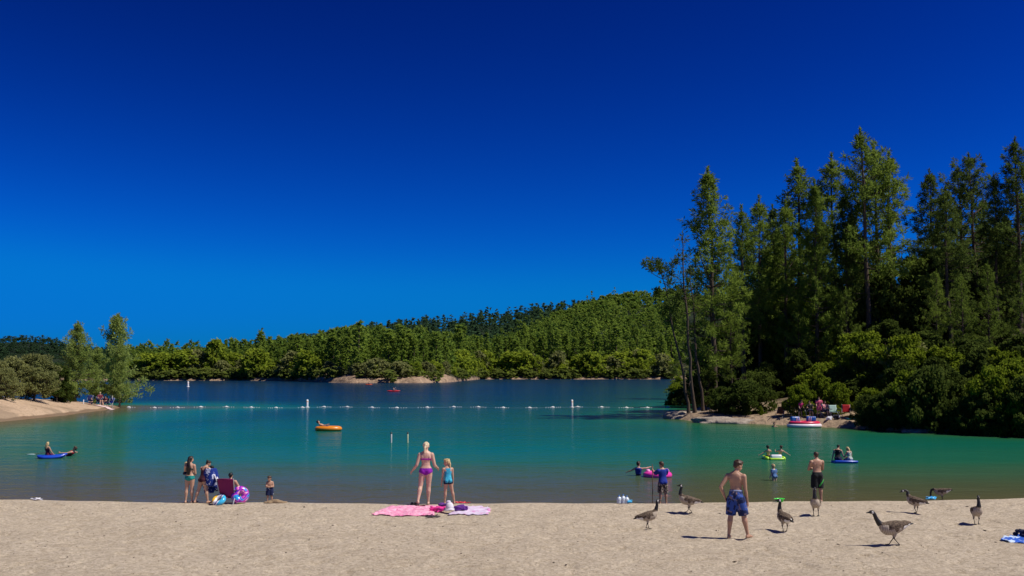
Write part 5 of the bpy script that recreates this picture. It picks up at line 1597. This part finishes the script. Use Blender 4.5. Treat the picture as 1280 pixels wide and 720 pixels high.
# ------------------------------------------------------------------ things lying on the sand
def flat_cloth(name, label, cat, corners, mat, seed, bumps=.02, n=(40, 22), thick=.012):
    c = [on_beach(*q) for q in corners]; o0 = sum(c, Vector()) / 4
    def fn(u, v):
        q = (c[0] * (1 - u) + c[1] * u) * (1 - v) + (c[3] * (1 - u) + c[2] * u) * v
        q = q + Vector((.03 * math.sin(7 * v + seed), .02 * math.sin(9 * u + seed), 0)) 
        z = float(beach_full(np.array([q.x]), np.array([q.y]))[0]) + .028 + bumps * (mnoise.noise(Vector((q.x * 5 + seed, q.y * 5, seed))) + .6 * mnoise.noise(Vector((q.x * 11, q.y * 11 + seed, seed))))
        return Vector((q.x, q.y, z)) - o0
    o = cloth_from(name, fn, n[0], n[1], mat, thick); o.location = o0
    return tag(o, label, cat)
PINK_TOWEL = cloth_mat('pink_towel', (.84, .28, .46), (.90, .52, .64), 7, soft=.25, cut=.4, c3=(.62, .10, .32))
LILAC = cloth_mat('lilac_white_print', (.72, .62, .78), (.70, .25, .55), 7, cut=.55, soft=.1)
flat_cloth('beach_towel', 'pale pink towel spread on the sand left of the hat', 'towel', [(463, 643.5), (541, 645), (546, 632.5), (488, 633)], PINK_TOWEL, 1.0, .028)
flat_cloth('beach_towel', 'lilac and white towel spread on the sand right of the hat', 'towel', [(561, 644), (612, 644), (611, 633.5), (572, 633.5)], LILAC, 4.0, .016)
def heap(name, label, cat, px, py, size, mat, seed, n=20):
    rg = random.Random(seed); g = G(); p = on_beach(px, py)
    for _ in range(n):
        g.ell((rg.gauss(0, .22) * size[0], rg.gauss(0, .24) * size[1], rg.uniform(.1, .6) * size[2]), (rg.uniform(.20, .36) * size[0], rg.uniform(.09, .18) * size[1], rg.uniform(.10, .26) * size[2]), Rz(rg.gauss(0, 28)) @ Rx(rg.uniform(-55, 55)) @ Ry(rg.uniform(-25, 25)), 10, 8)
    me = remesh(g, .013, 2, .5, name); o = obj_of(name, me, mat); o.location = p + Vector((0, 0, .02))
    return tag(o, label, cat)
heap('crumpled_cloth', 'crumpled hot pink clothes between the pink towel and the hat', 'clothes', 548, 640, (.46, .24, .16), cloth_mat('hot_pink_cloth', (.75, .04, .28), (.45, .02, .22), 9), 1)
heap('crumpled_cloth', 'crumpled purple and navy cloth just left of the white hat', 'clothes', 556, 637.5, (.34, .22, .20), cloth_mat('purple_navy_cloth', (.14, .04, .26), (.02, .03, .12), 8), 2)
heap('crumpled_cloth', 'crumpled dark purple cloth on the lilac towel right of the hat', 'clothes', 577, 639.5, (.42, .22, .19), cloth_mat('dark_purple_cloth', (.11, .025, .22)), 3)
heap('crumpled_cloth', 'small dark red garment on the far edge of the pink towel', 'clothes', 527, 634, (.24, .12, .06), MAROON_CL, 4, 10)
p = on_beach(562, 641)
ht = thing('sun_hat', 'white sun hat standing on the clothes between the towels', 'hat', p + Vector((0, 0, .05)), R(20))
G().rings([[Vector((r_ * math.cos(a), r_ * math.sin(a) * .9, z)) for a in [2 * math.pi * j / 20 for j in range(20)]] for r_, z in ((.02, .205), (.055, .195), (.085, .16), (.102, .10), (.108, .05))]).obj('hat_crown', plain('white_hat', (.72, .70, .74), .8, .06, 30, .3, .3), ht)
G().rings([[Vector((r_ * math.cos(a), r_ * math.sin(a) * .92, z + .012 * math.sin(3 * a))) for a in [2 * math.pi * j / 24 for j in range(24)]] for r_, z in ((.103, .070), (.135, .030), (.137, .022), (.104, .058))], False).obj('brim', plain('white_hat', (.72, .70, .74)), ht)
G().ell((-.02, .03, .215), (.06, .05, .035)).obj('folded_cap', plain('pale_lilac_cap', (.66, .58, .72), .8), ht)
p = on_beach(541, 646.5)
for i, (dx, dy, a, lb) in enumerate(((0, 0, -50, 'dark flip-flop pair lying on the sand in front of the hot pink clothes'),)):
    fl = thing('flip_flops', lb, 'flip-flops', p, R(a))
    for s in (-1, 1):
        g_ = G(); g_.box((s * .06, s * .03, .018), (.085, .25, .022), None, .010); so_ = g_.obj('sole', plain('dark_rubber', (.03, .025, .03), .8), fl)
        G().tube([(s * .06 - .04, s * .03 + .0, .03), (s * .06, s * .03 + .07, .06), (s * .06 + .04, s * .03 + .0, .03)], .008, 6).obj('strap', plain('dark_strap', (.05, .03, .05), .6), so_)
p = on_beach(518, 631.5)
gg = thing('sunglasses', 'dark goggles with their strap lying past the pink towel', 'goggles', p + Vector((0, 0, .03)), R(15))
G().torus((0, 0, .0), .10, .012, None, 24, 8, 1, 1.0).obj('strap', plain('dark_strap', (.05, .03, .05)), gg)
G().ell((-.045, .09, .01), (.04, .015, .03)).ell((.045, .09, .01), (.04, .015, .03)).obj('lens', plain('dark_lens', (.01, .012, .016), .1), gg)
x_ = ray(579, 600)[0] * 28.2
o = heap('swim_toy', 'flat red float at the water edge right of the girl in the tank top', 'float', 579, 626.3, (.46, .16, .05), plain('red_vinyl', (.62, .04, .06), .3), 7, 12)
o.location = (x_, 27.35, float(beach_z(x_, 27.35)) + .02)
o = heap('white_cloth', 'small white cloth lying on the sand edge at the far left', 'cloth', 46, 622.5, (.34, .16, .07), WHITE_CL, 8, 14)
# bottles by the water
for i, (px, hh, lb) in enumerate(((774, .20, 'clear plastic jug, left one of the bottles at the water edge'), (779, .22, 'clear plastic jug standing in the middle of the bottles at the water edge'), (783.5, .19, 'clear plastic jug, right one of the bottles at the water edge'))):
    p = on_beach(px, 626.3); b_ = thing('water_jug', lb, 'bottle', p, R(20 * i))
    prof = ((.03, 0), (.062, .004), (.066, .05), (.060, .06), (.066, .075), (.066, .13), (.045, .165), (.020, .185), (.020, .20))
    G().rings([[Vector((r_ * math.cos(a), r_ * math.sin(a), z * hh / .2)) for a in [2 * math.pi * j / 16 for j in range(16)]] for r_, z in prof]).obj('bottle_body', plain('cloudy_plastic', (.62, .70, .78), .15, .08), b_)
    G().rings([[Vector((r_ * math.cos(a), r_ * math.sin(a), z)) for a in [2 * math.pi * j / 12 for j in range(12)]] for r_, z in ((.024, hh * .99), (.024, hh * 1.10))]).obj('cap', plain('blue_cap', (.03, .18, .55), .4), b_)
heap('beach_bag', 'small sky-blue bag beside the clear jugs at the water edge', 'bag', 787.5, 626, (.20, .14, .12), cloth_mat('sky_blue_bag', (.05, .35, .62)), 9, 14)
p = on_beach(975, 625.0)
bk = thing('sand_toy', 'bright green plastic sand sieve lying at the water edge', 'beach toy', p + Vector((0, .0, .0)))
G().rings([[Vector((r_ * math.cos(a), r_ * math.sin(a) * .8, z)) for a in [2 * math.pi * j / 24 for j in range(24)]] for r_, z in ((.08, 0), (.11, .09), (.128, .095), (.128, .085), (.105, .075), (.075, .012))]).obj('tray', plain('green_plastic', (.04, .72, .05), .35, .05), bk)
G().tube([(-.11, -.03, .088), (-.17, -.05, .09)], .013, 8).obj('grip', plain('green_plastic', (.04, .72, .05)), bk)
TB = cloth_mat('blue_white_towel', (.015, .10, .55), (.55, .68, .85), 6, cut=.56)
flat_cloth('beach_towel', 'blue and white towel at the right frame edge on the sand', 'towel', [(1251, 676.5), (1300, 682), (1305, 667), (1268, 669.5)], TB, 9.0, .045)
heap('crumpled_cloth', 'dark blue bundle on the blue and white towel at the right frame edge', 'clothes', 1280, 672, (.22, .2, .20), NAVY, 11)
d_ = 28.3; x_ = ray(1165, 600)[0] * d_
o = heap('swim_toy', 'sky-blue float at the water edge beside the goose with its head lowered', 'float', 1165, 622, (.34, .2, .1), plain('sky_blue_vinyl', (.04, .38, .75), .3), 13, 12); o.location = (x_ - .22, 27.95, float(beach_z(x_, 27.95)) + .03)
# dark crumbs of bark and pebbles scattered on the sand
g_ = np.random.default_rng(3); V = []; F = []; 
for i in range(520):
    d_ = 14 + 12.6 * g_.random() ** .8; x_ = (g_.random() - .5) * 1.1 * d_; s = g_.uniform(.005, .013) * (1.9 if g_.random() < .06 else 1)
    z = float(beach_full(np.array([x_]), np.array([d_]))[0]); pts = unit(g_.normal(size=(6, 3))) * s * np.array([g_.uniform(.8, 2.2), 1, .7]); a = g_.random() * 3.1
    q = np.array([(1, 0, 0), (-1, 0, 0), (0, 1, 0), (0, -1, 0), (0, 0, 1), (0, 0, -1)]) * s * np.array([g_.uniform(.8, 2.6), 1, .7]) * g_.uniform(.7, 1.2, (6, 1))
    q = np.stack([q[:, 0] * math.cos(a) - q[:, 1] * math.sin(a), q[:, 0] * math.sin(a) + q[:, 1] * math.cos(a), q[:, 2]], 1)
    o_ = len(V) * 6; V.append(q + (x_, d_, z + s * .3))
    F += [(o_ + a_, o_ + b_, o_ + c_) for a_, b_, c_ in ((0, 2, 4), (2, 1, 4), (1, 3, 4), (3, 0, 4), (2, 0, 5), (1, 2, 5), (3, 1, 5), (0, 3, 5))]
tag(obj_of('sand_debris', mesh_np('sand_debris', np.vstack(V), np.array(F)), plain('bark_crumbs', (.09, .065, .045), .9, .5, 3)), 'dark bark crumbs and pebbles scattered over the sand', kind='stuff')

# ------------------------------------------------------------------ on the water
WHITE_P = plain('white_buoy_plastic', (.80, .80, .80), .35, .05); ORANGE_V = plain('orange_vinyl', (.80, .26, .02), .3, .08)
def buoy(label, px, py, H, r):
    p = on_z(px, py); b_ = thing('marker_buoy', label, 'buoy', p)
    G().rings([[Vector((q * math.cos(a), q * math.sin(a), z)) for a in [2 * math.pi * j / 16 for j in range(16)]] for q, z in ((r * .8, -.3), (r, -.2), (r, H * .94), (r * .6, H), (r * .1, H + .01))]).obj('post', WHITE_P, b_)
    G().rings([[Vector((q * math.cos(a), q * math.sin(a), z)) for a in [2 * math.pi * j / 16 for j in range(16)]] for q, z in ((r * 1.02, H * .68), (r * 1.03, H * .69), (r * 1.03, H * .76), (r * 1.02, H * .77))]).obj('orange_band', ORANGE_V, b_)
    G().torus((0, 0, .03), r * 1.2, r * .55, None, 20, 10).obj('float_collar', WHITE_P, b_)
buoy('white post buoy just left of the orange raft, on the swim line', 384, 509.5, .86, .12)
buoy('white post buoy right of centre on the swim line', 715, 509.5, .84, .12)
buoy('small white post buoy far out in front of the leafy far shore', 235, 483.5, 1.35, .22)
for px, c_, lb in ((489, (.62, .60, .55), 'left one of the two thin marker poles standing in the water'), (509.5, (.62, .62, .38), 'right one of the two thin marker poles standing in the water')):
    p = on_z(px, 553.5); b_ = thing('marker_pole', lb, 'marker pole', p)
    G().tube([(0, 0, -.4), (0, 0, .47)], .045, 12).obj('pole', plain('pole_%d' % px, c_, .5, .05), b_)
    G().tube([(0, 0, .48), (0, 0, .54)], .047, 12).obj('cap', plain('pole_cap', (.05, .06, .05), .5), b_)
FL = [161, 193, 222, 251, 283, 314, 345, 378, 405, 434, 465, 496, 534, 567, 598, 629, 662, 691, 722, 752, 783, 809, 835]
pts = []
for i, px in enumerate(FL):
    p = on_z(px, 509.6 + .6 * math.sin(i * 1.3)); pts.append(p)
me_ = None
for i, p in enumerate(pts):
    if i == 0:
        g_ = G().ell((0, 0, .03), (.24, .09, .085), None, 14, 9).ell((0, 0, .11), (.07, .05, .05), None, 10, 7); me_ = g_.mesh('swim_line_float')
    o = obj_of('swim_line_float', me_, WHITE_P if i == 0 else None)
    o.location = p; o.rotation_euler = (0, 0, random.uniform(-.2, .2)); tag(o, 'white float on the rope that marks the swimming area', 'float', 'floats on the swim line')
g_ = G()
rope_pts = [q.lerp(w_, t_) + Vector((0, .25 * math.sin(7 * t_ + i), .015)) for i, (q, w_) in enumerate(zip(pts[:-1], pts[1:])) for t_ in (0, .33, .66)] + [pts[-1]]
g_.tube(rope_pts, .007, 6)
rp = thing('swim_line_rope', 'thin rope with small white beads joining the floats across the lake', 'rope', (0, 0, 0))
g_.obj('rope', plain('rope_blue', (.25, .33, .40), .8), rp)
g_ = G()
for i, (q, w_) in enumerate(zip(pts[:-1], pts[1:])):
    for t_ in ((.14, .22, .3, .7, .8, .88) if i % 3 else (.12, .2, .86)): g_.ell(q.lerp(w_, t_) + Vector((0, .25 * math.sin(7 * t_ + i), .03)), (.07, .035, .03), None, 8, 6)
g_.obj('bead', WHITE_P, rp)
# orange raft with someone lying in it
p = on_z(410.5, 538.5)
f = thing('inflatable_raft', 'orange inflatable raft with a person lying in it', 'raft', p, R(3))
G().torus((0, 0, .14), .40, .17, None, 40, 14, 1.0, 1.55).obj('tube', ORANGE_V, f)
G().box((0, 0, .06), (1.1, .7, .06), None, .02).obj('raft_floor', plain('yellow_floor', (.75, .42, .05), .4), f)
B = build_body(1.5, 'teen', lean=-62, head=(20, -10), legs={'B': dict(flex=74, knee=0, abd=6, flat=False)}, arms={'B': dict(abd=20, flex=10, elbow=30)})
person('person lying back in the orange raft with feet on its rim', p + Vector((-.20, 0, 0)), -90, 1.5, B, 'tan', ('short', 'dark'), .016, [w_shorts(NAVY, .8)], lift=.24)
# kayaks
def kayak(label, plabel, px, py, mat, L, rz, vest):
    p = on_z(px, py); f = thing('kayak', label, 'kayak', p, R(rz))
    xs_ = np.linspace(-1, 1, 15)
    G().rings([[Vector((x * L / 2, .36 * (1 - abs(x) ** 2.4) * math.cos(a) + .001 * math.cos(a), .10 + .10 * abs(x) ** 3 + (.17 if math.sin(a) > 0 else .16) * (1 - abs(x) ** 3 + .03) * math.sin(a))) for a in [2 * math.pi * j / 14 for j in range(14)]] for x in xs_]).obj('hull', mat, f)
    G().torus((0, 0, .25), .27, .035, None, 24, 8, 1, 1.5).obj('cockpit_rim', BLACK_TRUNK, f)
    B = build_body(1.55, 'adult', lean=0, legs={'B': dict(flex=82, knee=20)}, arms={'L': dict(abd=30, flex=50, elbow=40), 'R': dict(abd=30, flex=50, elbow=40)})
    person(plabel, p, rz - 90, 1.55, B, 'mid', ('short', 'dark'), .02, [w_vest(vest), w_shorts(NAVY, .8)], lift=.20)
    pd = thing('paddle', 'paddle held by ' + plabel, 'paddle', p + Vector((0, 0, .62)), R(rz - 90))
    G().tube([(-.85, .42, -.15), (.85, .42, .15)], .018, 8).obj('shaft', plain('paddle_shaft', (.1, .12, .13)), pd)
    for s in (-1, 1): G().ell((s * 1.0, .42, s * .18), (.20, .02, .09), None, 10, 7).obj('blade', WHITE_P, pd)
RED_HULL = plain('red_kayak', (.62, .03, .04), .35, .06); 
kayak('red kayak in the middle of the open water', 'person paddling the red kayak in the open water', 492, 489.6, RED_HULL, 2.7, 4, cloth_mat('pale_vest', (.6, .55, .55)))
kayak('orange-red kayak close under the tan far bank', 'person paddling the kayak under the tan far bank', 461, 481.0, plain('orange_kayak', (.70, .10, .02), .35, .06), 2.3, 15, RED_CL)

# ------------------------------------------------------------------ the beach on the right bank
def rb(px, d):
    x = ray(px, 500)[0] * d; return Vector((x, d, float(right_z(x, d))))
p = on_z(1005.5, 534.0); p.x = ray(1005.5, 534)[0] * p.y
f = thing('party_raft', 'red and white party raft with two blue seats moored at the right beach', 'raft', p, R(6))
HW = plain('white_raft_vinyl', (.80, .72, .80), .3, .06); HR_ = plain('red_raft_vinyl', (.72, .03, .10), .3, .08); f.scale = (.92, .92, .9); SB = plain('blue_raft_vinyl', (.02, .12, .42), .3, .08)
G().torus((0, 0, .13), .72, .17, None, 48, 12, 1.0, 1.50).obj('lower_tube', HW, f)
G().torus((0, 0, .34), .68, .13, None, 48, 12, 1.0, 1.48).obj('upper_tube', HR_, f)
G().ell((0, 0, .20), (1.0, .62, .07), None, 24, 8).obj('raft_floor', HR_, f)
for s in (-1, 1):
    st = G().box((s * .66, .30 if s > 0 else .12, .56), (.72, .30, .50), Rz(s * -8), .09).obj('seat', SB, f)
    g_ = G()
    for q in range(4): g_.box((s * .66 + (q - 1.5) * .155, (.30 if s > 0 else .12) - .155 - s * (q - 1.5) * .155 * -.14, .60), (.060, .02, .40), Rz(s * -8) @ Ry(6), .006)
    g_.obj('white_stripes', HW, st)
def seated(label, p, rz, h, skin, hair, top, build='adult', seat=.38, lean=-6):
    B = build_body(h, build, lean=lean, head=(random.uniform(-25, 25), 6), legs={'B': dict(flex=82, knee=78, abd=8)}, arms={'B': dict(abd=12, flex=28, elbow=58, rot=15)})
    return person(label, p, rz, h, B, skin, hair, .02, [w_shirt(top, -.02, .33, .014, .6, 0, vox=.022), w_shorts(NAVY, .85, .014, .012, vox=.022)], lift=seat + .07 * h)
def standing(label, p, rz, h, skin, hair, top, bottom, build='adult', lean=2, arms=None):
    B = build_body(h, build, lean=lean, head=(random.uniform(-25, 25), 8), legs={'L': dict(abd=4, flex=3), 'R': dict(abd=4, flex=-3, knee=6)}, arms=arms or {'B': dict(abd=10, flex=18, elbow=40)})
    return person(label, p, rz, h, B, skin, hair, .02, [w_shirt(top, -.03, .33, .014, .6, 0, vox=.022), w_shorts(bottom, .8, .014, .012, vox=.022)])
def camp_chair(label, p, rz, mat, low=False, recl=0):
    c_ = thing('camp_chair', label, 'camp chair', p, R(rz)); sh = .26 if low else .40
    cloth_from('backrest', lambda u, v: Vector(((u - .5) * .52, -.24 - (.16 + recl) * v, sh + .48 * v)), 8, 8, mat, .02, c_)
    cloth_from('seat', lambda u, v: Vector(((u - .5) * .52, -.24 + .48 * v, sh + .04 * v - .03 * math.sin(math.pi * u))), 8, 8, mat, .02, c_)
    for s in (-1, 1):
        G().tube([(s * .27, .24, sh + .03), (s * .25, -.28, .0)], .014, 6).obj('leg', FRAME, c_)
        G().tube([(s * .27, -.26 - .16 - recl, sh + .5), (s * .27, -.22, sh), (s * .26, .26, .0)], .014, 6).obj('leg', FRAME, c_)
        G().tube([(s * .30, -.26, sh + .22), (s * .30, .26, sh + .22)], .022, 6).obj('armrest', plain('chair_armrest', (.03, .03, .04)), c_)
    return c_
ORANGE_CL = cloth_mat('orange_red_fabric', (.45, .09, .02)); RED_CHAIR = cloth_mat('red_chair_fabric', (.50, .02, .03)); PALE_CHAIR = cloth_mat('pale_green_fabric', (.34, .48, .44)); BLUE_CHAIR = cloth_mat('blue_chair_fabric', (.02, .03, .14))
camp_chair('orange reclining camp chair in the shade left of the raft', rb(974, 73.3), 150, ORANGE_CL, True, .25)
camp_chair('dark blue camp chair next to the orange reclining chair', rb(984, 73.6), 170, BLUE_CHAIR)
camp_chair('pale green camp chair right of the person in pink', rb(1043, 70.6), 185, PALE_CHAIR)
camp_chair('red camp chair at the right end of the picnic group on the bank', rb(1057, 70.4), 160, RED_CHAIR)
standing('person in a magenta top bending at the raft, left of the seated people', rb(1000, 72.3), 200, 1.3, 'mid', ('short', 'dark'), cloth_mat('magenta_top', (.50, .02, .16)), BLACK_CL, 'teen', 18)
standing('person standing in a pink top and pink shorts behind the party raft', rb(1023.5, 71.6), 175, 1.45, 'mid', ('short', 'brown'), PINK_CL, PINK_CL, 'adult')
camp_chair('black camp chair under the person in the dark top behind the raft', rb(1012, 72.2), 180, BLACK_CL)
seated('person in a dark top sitting behind the raft between the magenta and pink people', rb(1012, 72.1), 178, 1.5, 'tan', ('short', 'dark'), BLACK_CL)
camp_chair('dark camp chair under the person leaning right of the pink one', rb(1031, 71.4), 200, BLUE_CHAIR)
seated('person in a pink and white top sitting just right of the standing one in pink', rb(1031, 71.3), 205, 1.45, 'mid', ('short', 'brown'), cloth_mat('pink_white_top', (.62, .25, .28), (.7, .65, .62), 6))
p = rb(1046, 69.8); o = heap('beach_bag', 'black and white bag lying in front of the pale green camp chair', 'bag', 1046, 640, (.55, .4, .45), cloth_mat('black_white_bag', (.02, .02, .03), (.6, .6, .65), 4, cut=.6), 15); o.location = p
p = rb(1036, 69.8); o = heap('cooler_bag', 'small white bundle on the sand left of the black and white bag', 'bag', 1036, 640, (.4, .3, .35), WHITE_CL, 16); o.location = p
c0 = rb(1067, 69.6)
o = cloth_from('beach_mat', lambda u, v: Vector(((u - .5) * 1.15, (v - .5) * .9, .07 + .02 * math.sin(9 * u) * math.cos(7 * v) + float(right_z(c0.x + (u - .5) * 1.15, c0.y + (v - .5) * .9)) - c0.z)), 12, 10, cloth_mat('turquoise_mat', (.02, .30, .30))); o.location = c0
tag(o, 'turquoise mat on the sand beside the red camp chair', 'mat')
p = on_z(968, 533.5)
B = build_body(1.3, 'child', head=(10, 0), legs={'B': dict(flex=40, knee=60)}, arms={'B': dict(abd=60, flex=20, elbow=30)})
person('swimmer up to the neck in the water left of the party raft', p, 160, 1.3, B, 'mid', ('short', 'brown'), .018, [w_brief(NAVY, .08, .03, .3, name='swim_trunks')], lift=-.30)
# pale boulders of the tip
def boulder(label, px, py, size, seed):
    d_ = on_z(px, py + 1.6).y; x_ = ray(px, py)[0] * d_; size = (size[0] * 1.35, size[1] * 1.35, size[2] * .95); g = np.random.default_rng(seed)
    bm = bmesh.new(); bmesh.ops.create_icosphere(bm, subdivisions=4, radius=1)
    for v in bm.verts:
        n_ = v.co.copy(); f_ = 1 + .28 * mnoise.noise(n_ * 1.1 + Vector((seed, 0, 0))) + .14 * mnoise.noise(n_ * 2.7 + Vector((0, seed, 0))) + .05 * mnoise.noise(n_ * 7)
        v.co = Vector((n_.x * f_ * size[0], n_.y * f_ * size[1], (math.tanh(n_.z * f_ * 1.1) * .62) * size[2]))
    me = bpy.data.meshes.new('boulder'); bm.to_mesh(me); bm.free(); me.polygons.foreach_set('use_smooth', np.ones(len(me.polygons), dtype=bool))
    o = obj_of('boulder', me, ROCK); o.location = (x_, d_, .05); tag(o, label, 'rock')
k = N('pale_rock'); co = k.coord(); n1 = k.noise(co, 2.2, 6, .65); n2 = k.noise(co, 9, 5, .6)
ROCK = k.done(k.bsdf(k.mix(k.rng(n1, .3, .7), (.22, .18, .14), (.47, .40, .33)), .9, k.bump(n2, .8, .06, k.bump(n1, .8, .2)), .25))
boulder('pale rounded boulder at the very tip of the right shore', 853, 521.5, (1.15, 1.2, 1.25), 1)
boulder('long pale boulder beside the tip boulder of the right shore', 877, 522, (1.6, 1.2, 1.25), 2)
boulder('low broad pale rock at the waterline left of the shady beach', 902, 526.5, (1.6, 1.0, .85), 3)
boulder('flat pale rock running into the shady beach', 925, 527.0, (1.7, 1.1, .75), 4)
boulder('small rock in the water at the foot of the long pale boulder', 889, 527, (.5, .4, .35), 5)
boulder('small pale rock at the waterline near the right frame edge', 1244, 541, (1.3, .6, .5), 6)
boulder('flat stone at the dark waterline under the right-hand bushes', 1152, 538.6, (.8, .5, .35), 7)

# ------------------------------------------------------------------ the group on the left point
def lb_(px, d):
    x = ray(px, 500)[0] * d; return Vector((x, d, float(left_z(x, d))))
seated('pale-haired person in dark red, tallest of the group on the left point', lb_(125, 103.2), -140, 1.75, 'mid', ('short', 'pale'), MAROON_CL, seat=.45)
seated('dark-haired person in dark red sitting under the tallest pine on the left point', lb_(131.5, 103.4), 160, 1.5, 'tan', ('short', 'dark'), MAROON_CL, seat=.25)
seated('person in a navy top sitting at the left of the group on the left point', lb_(114, 102.6), 170, 1.3, 'mid', ('short', 'brown'), NAVY, seat=.08)
camp_chair('blue camp chair under the pale-haired person on the left point', lb_(125, 103.3), -140, BLUE_CHAIR)
camp_chair('empty navy camp chair at the left of the group on the left point', lb_(111, 103.2), 180, BLUE_CHAIR)
camp_chair('low dark camp chair at the right of the group on the left point', lb_(131.5, 103.5), 165, BLACK_CL, True)
camp_chair('blue camp chair nearest the tip of the left point', lb_(137, 103.6), 150, cloth_mat('bright_blue_fabric', (.02, .06, .36)))
p = lb_(104.5, 101.8); o = G().tube([(0, 0, -.2), (0, 0, .42)], .05, 8).obj('white_post', WHITE_P); o.location = p; tag(o, 'short white post on the sand left of the picnic group', 'post')
p = lb_(140.5, 103.9); o = G().tube([(0, 0, -.2), (.03, 0, .6), (-.02, 0, 1.15)], [.06, .055, .05], 8).obj('pale_post', plain('bleached_wood', (.45, .42, .38), .8)); o.location = p; tag(o, 'pale upright stick at the tip beside the blue camp chair', 'post')
c0 = lb_(130, 102.0)
o = cloth_from('picnic_blanket', lambda u, v: Vector(((u - .5) * 2.2, (v - .5) * 1.2, .06 + float(left_z(c0.x + (u - .5) * 2.2, c0.y + (v - .5) * 1.2)) - c0.z + .02 * math.sin(8 * u))), 14, 8, cloth_mat('pale_pink_blanket', (.70, .52, .50))); o.location = c0
tag(o, 'pale pink blanket spread in front of the group on the left point', 'blanket')
p = on_z(0, 522.5); f = thing('inflatable_float', 'sky-blue float drawn up at the left bank, cut by the frame edge', 'pool float', p, R(10))
SKYV = plain('sky_blue_float', (.03, .35, .72), .3, .06)
G().tube([(-.7, 0, .28), (.40, 0, .30)], .14, 12).obj('upper_tube', SKYV, f); G().tube([(-.7, .1, .06), (.30, .1, .06)], .12, 12).obj('lower_tube', SKYV, f)
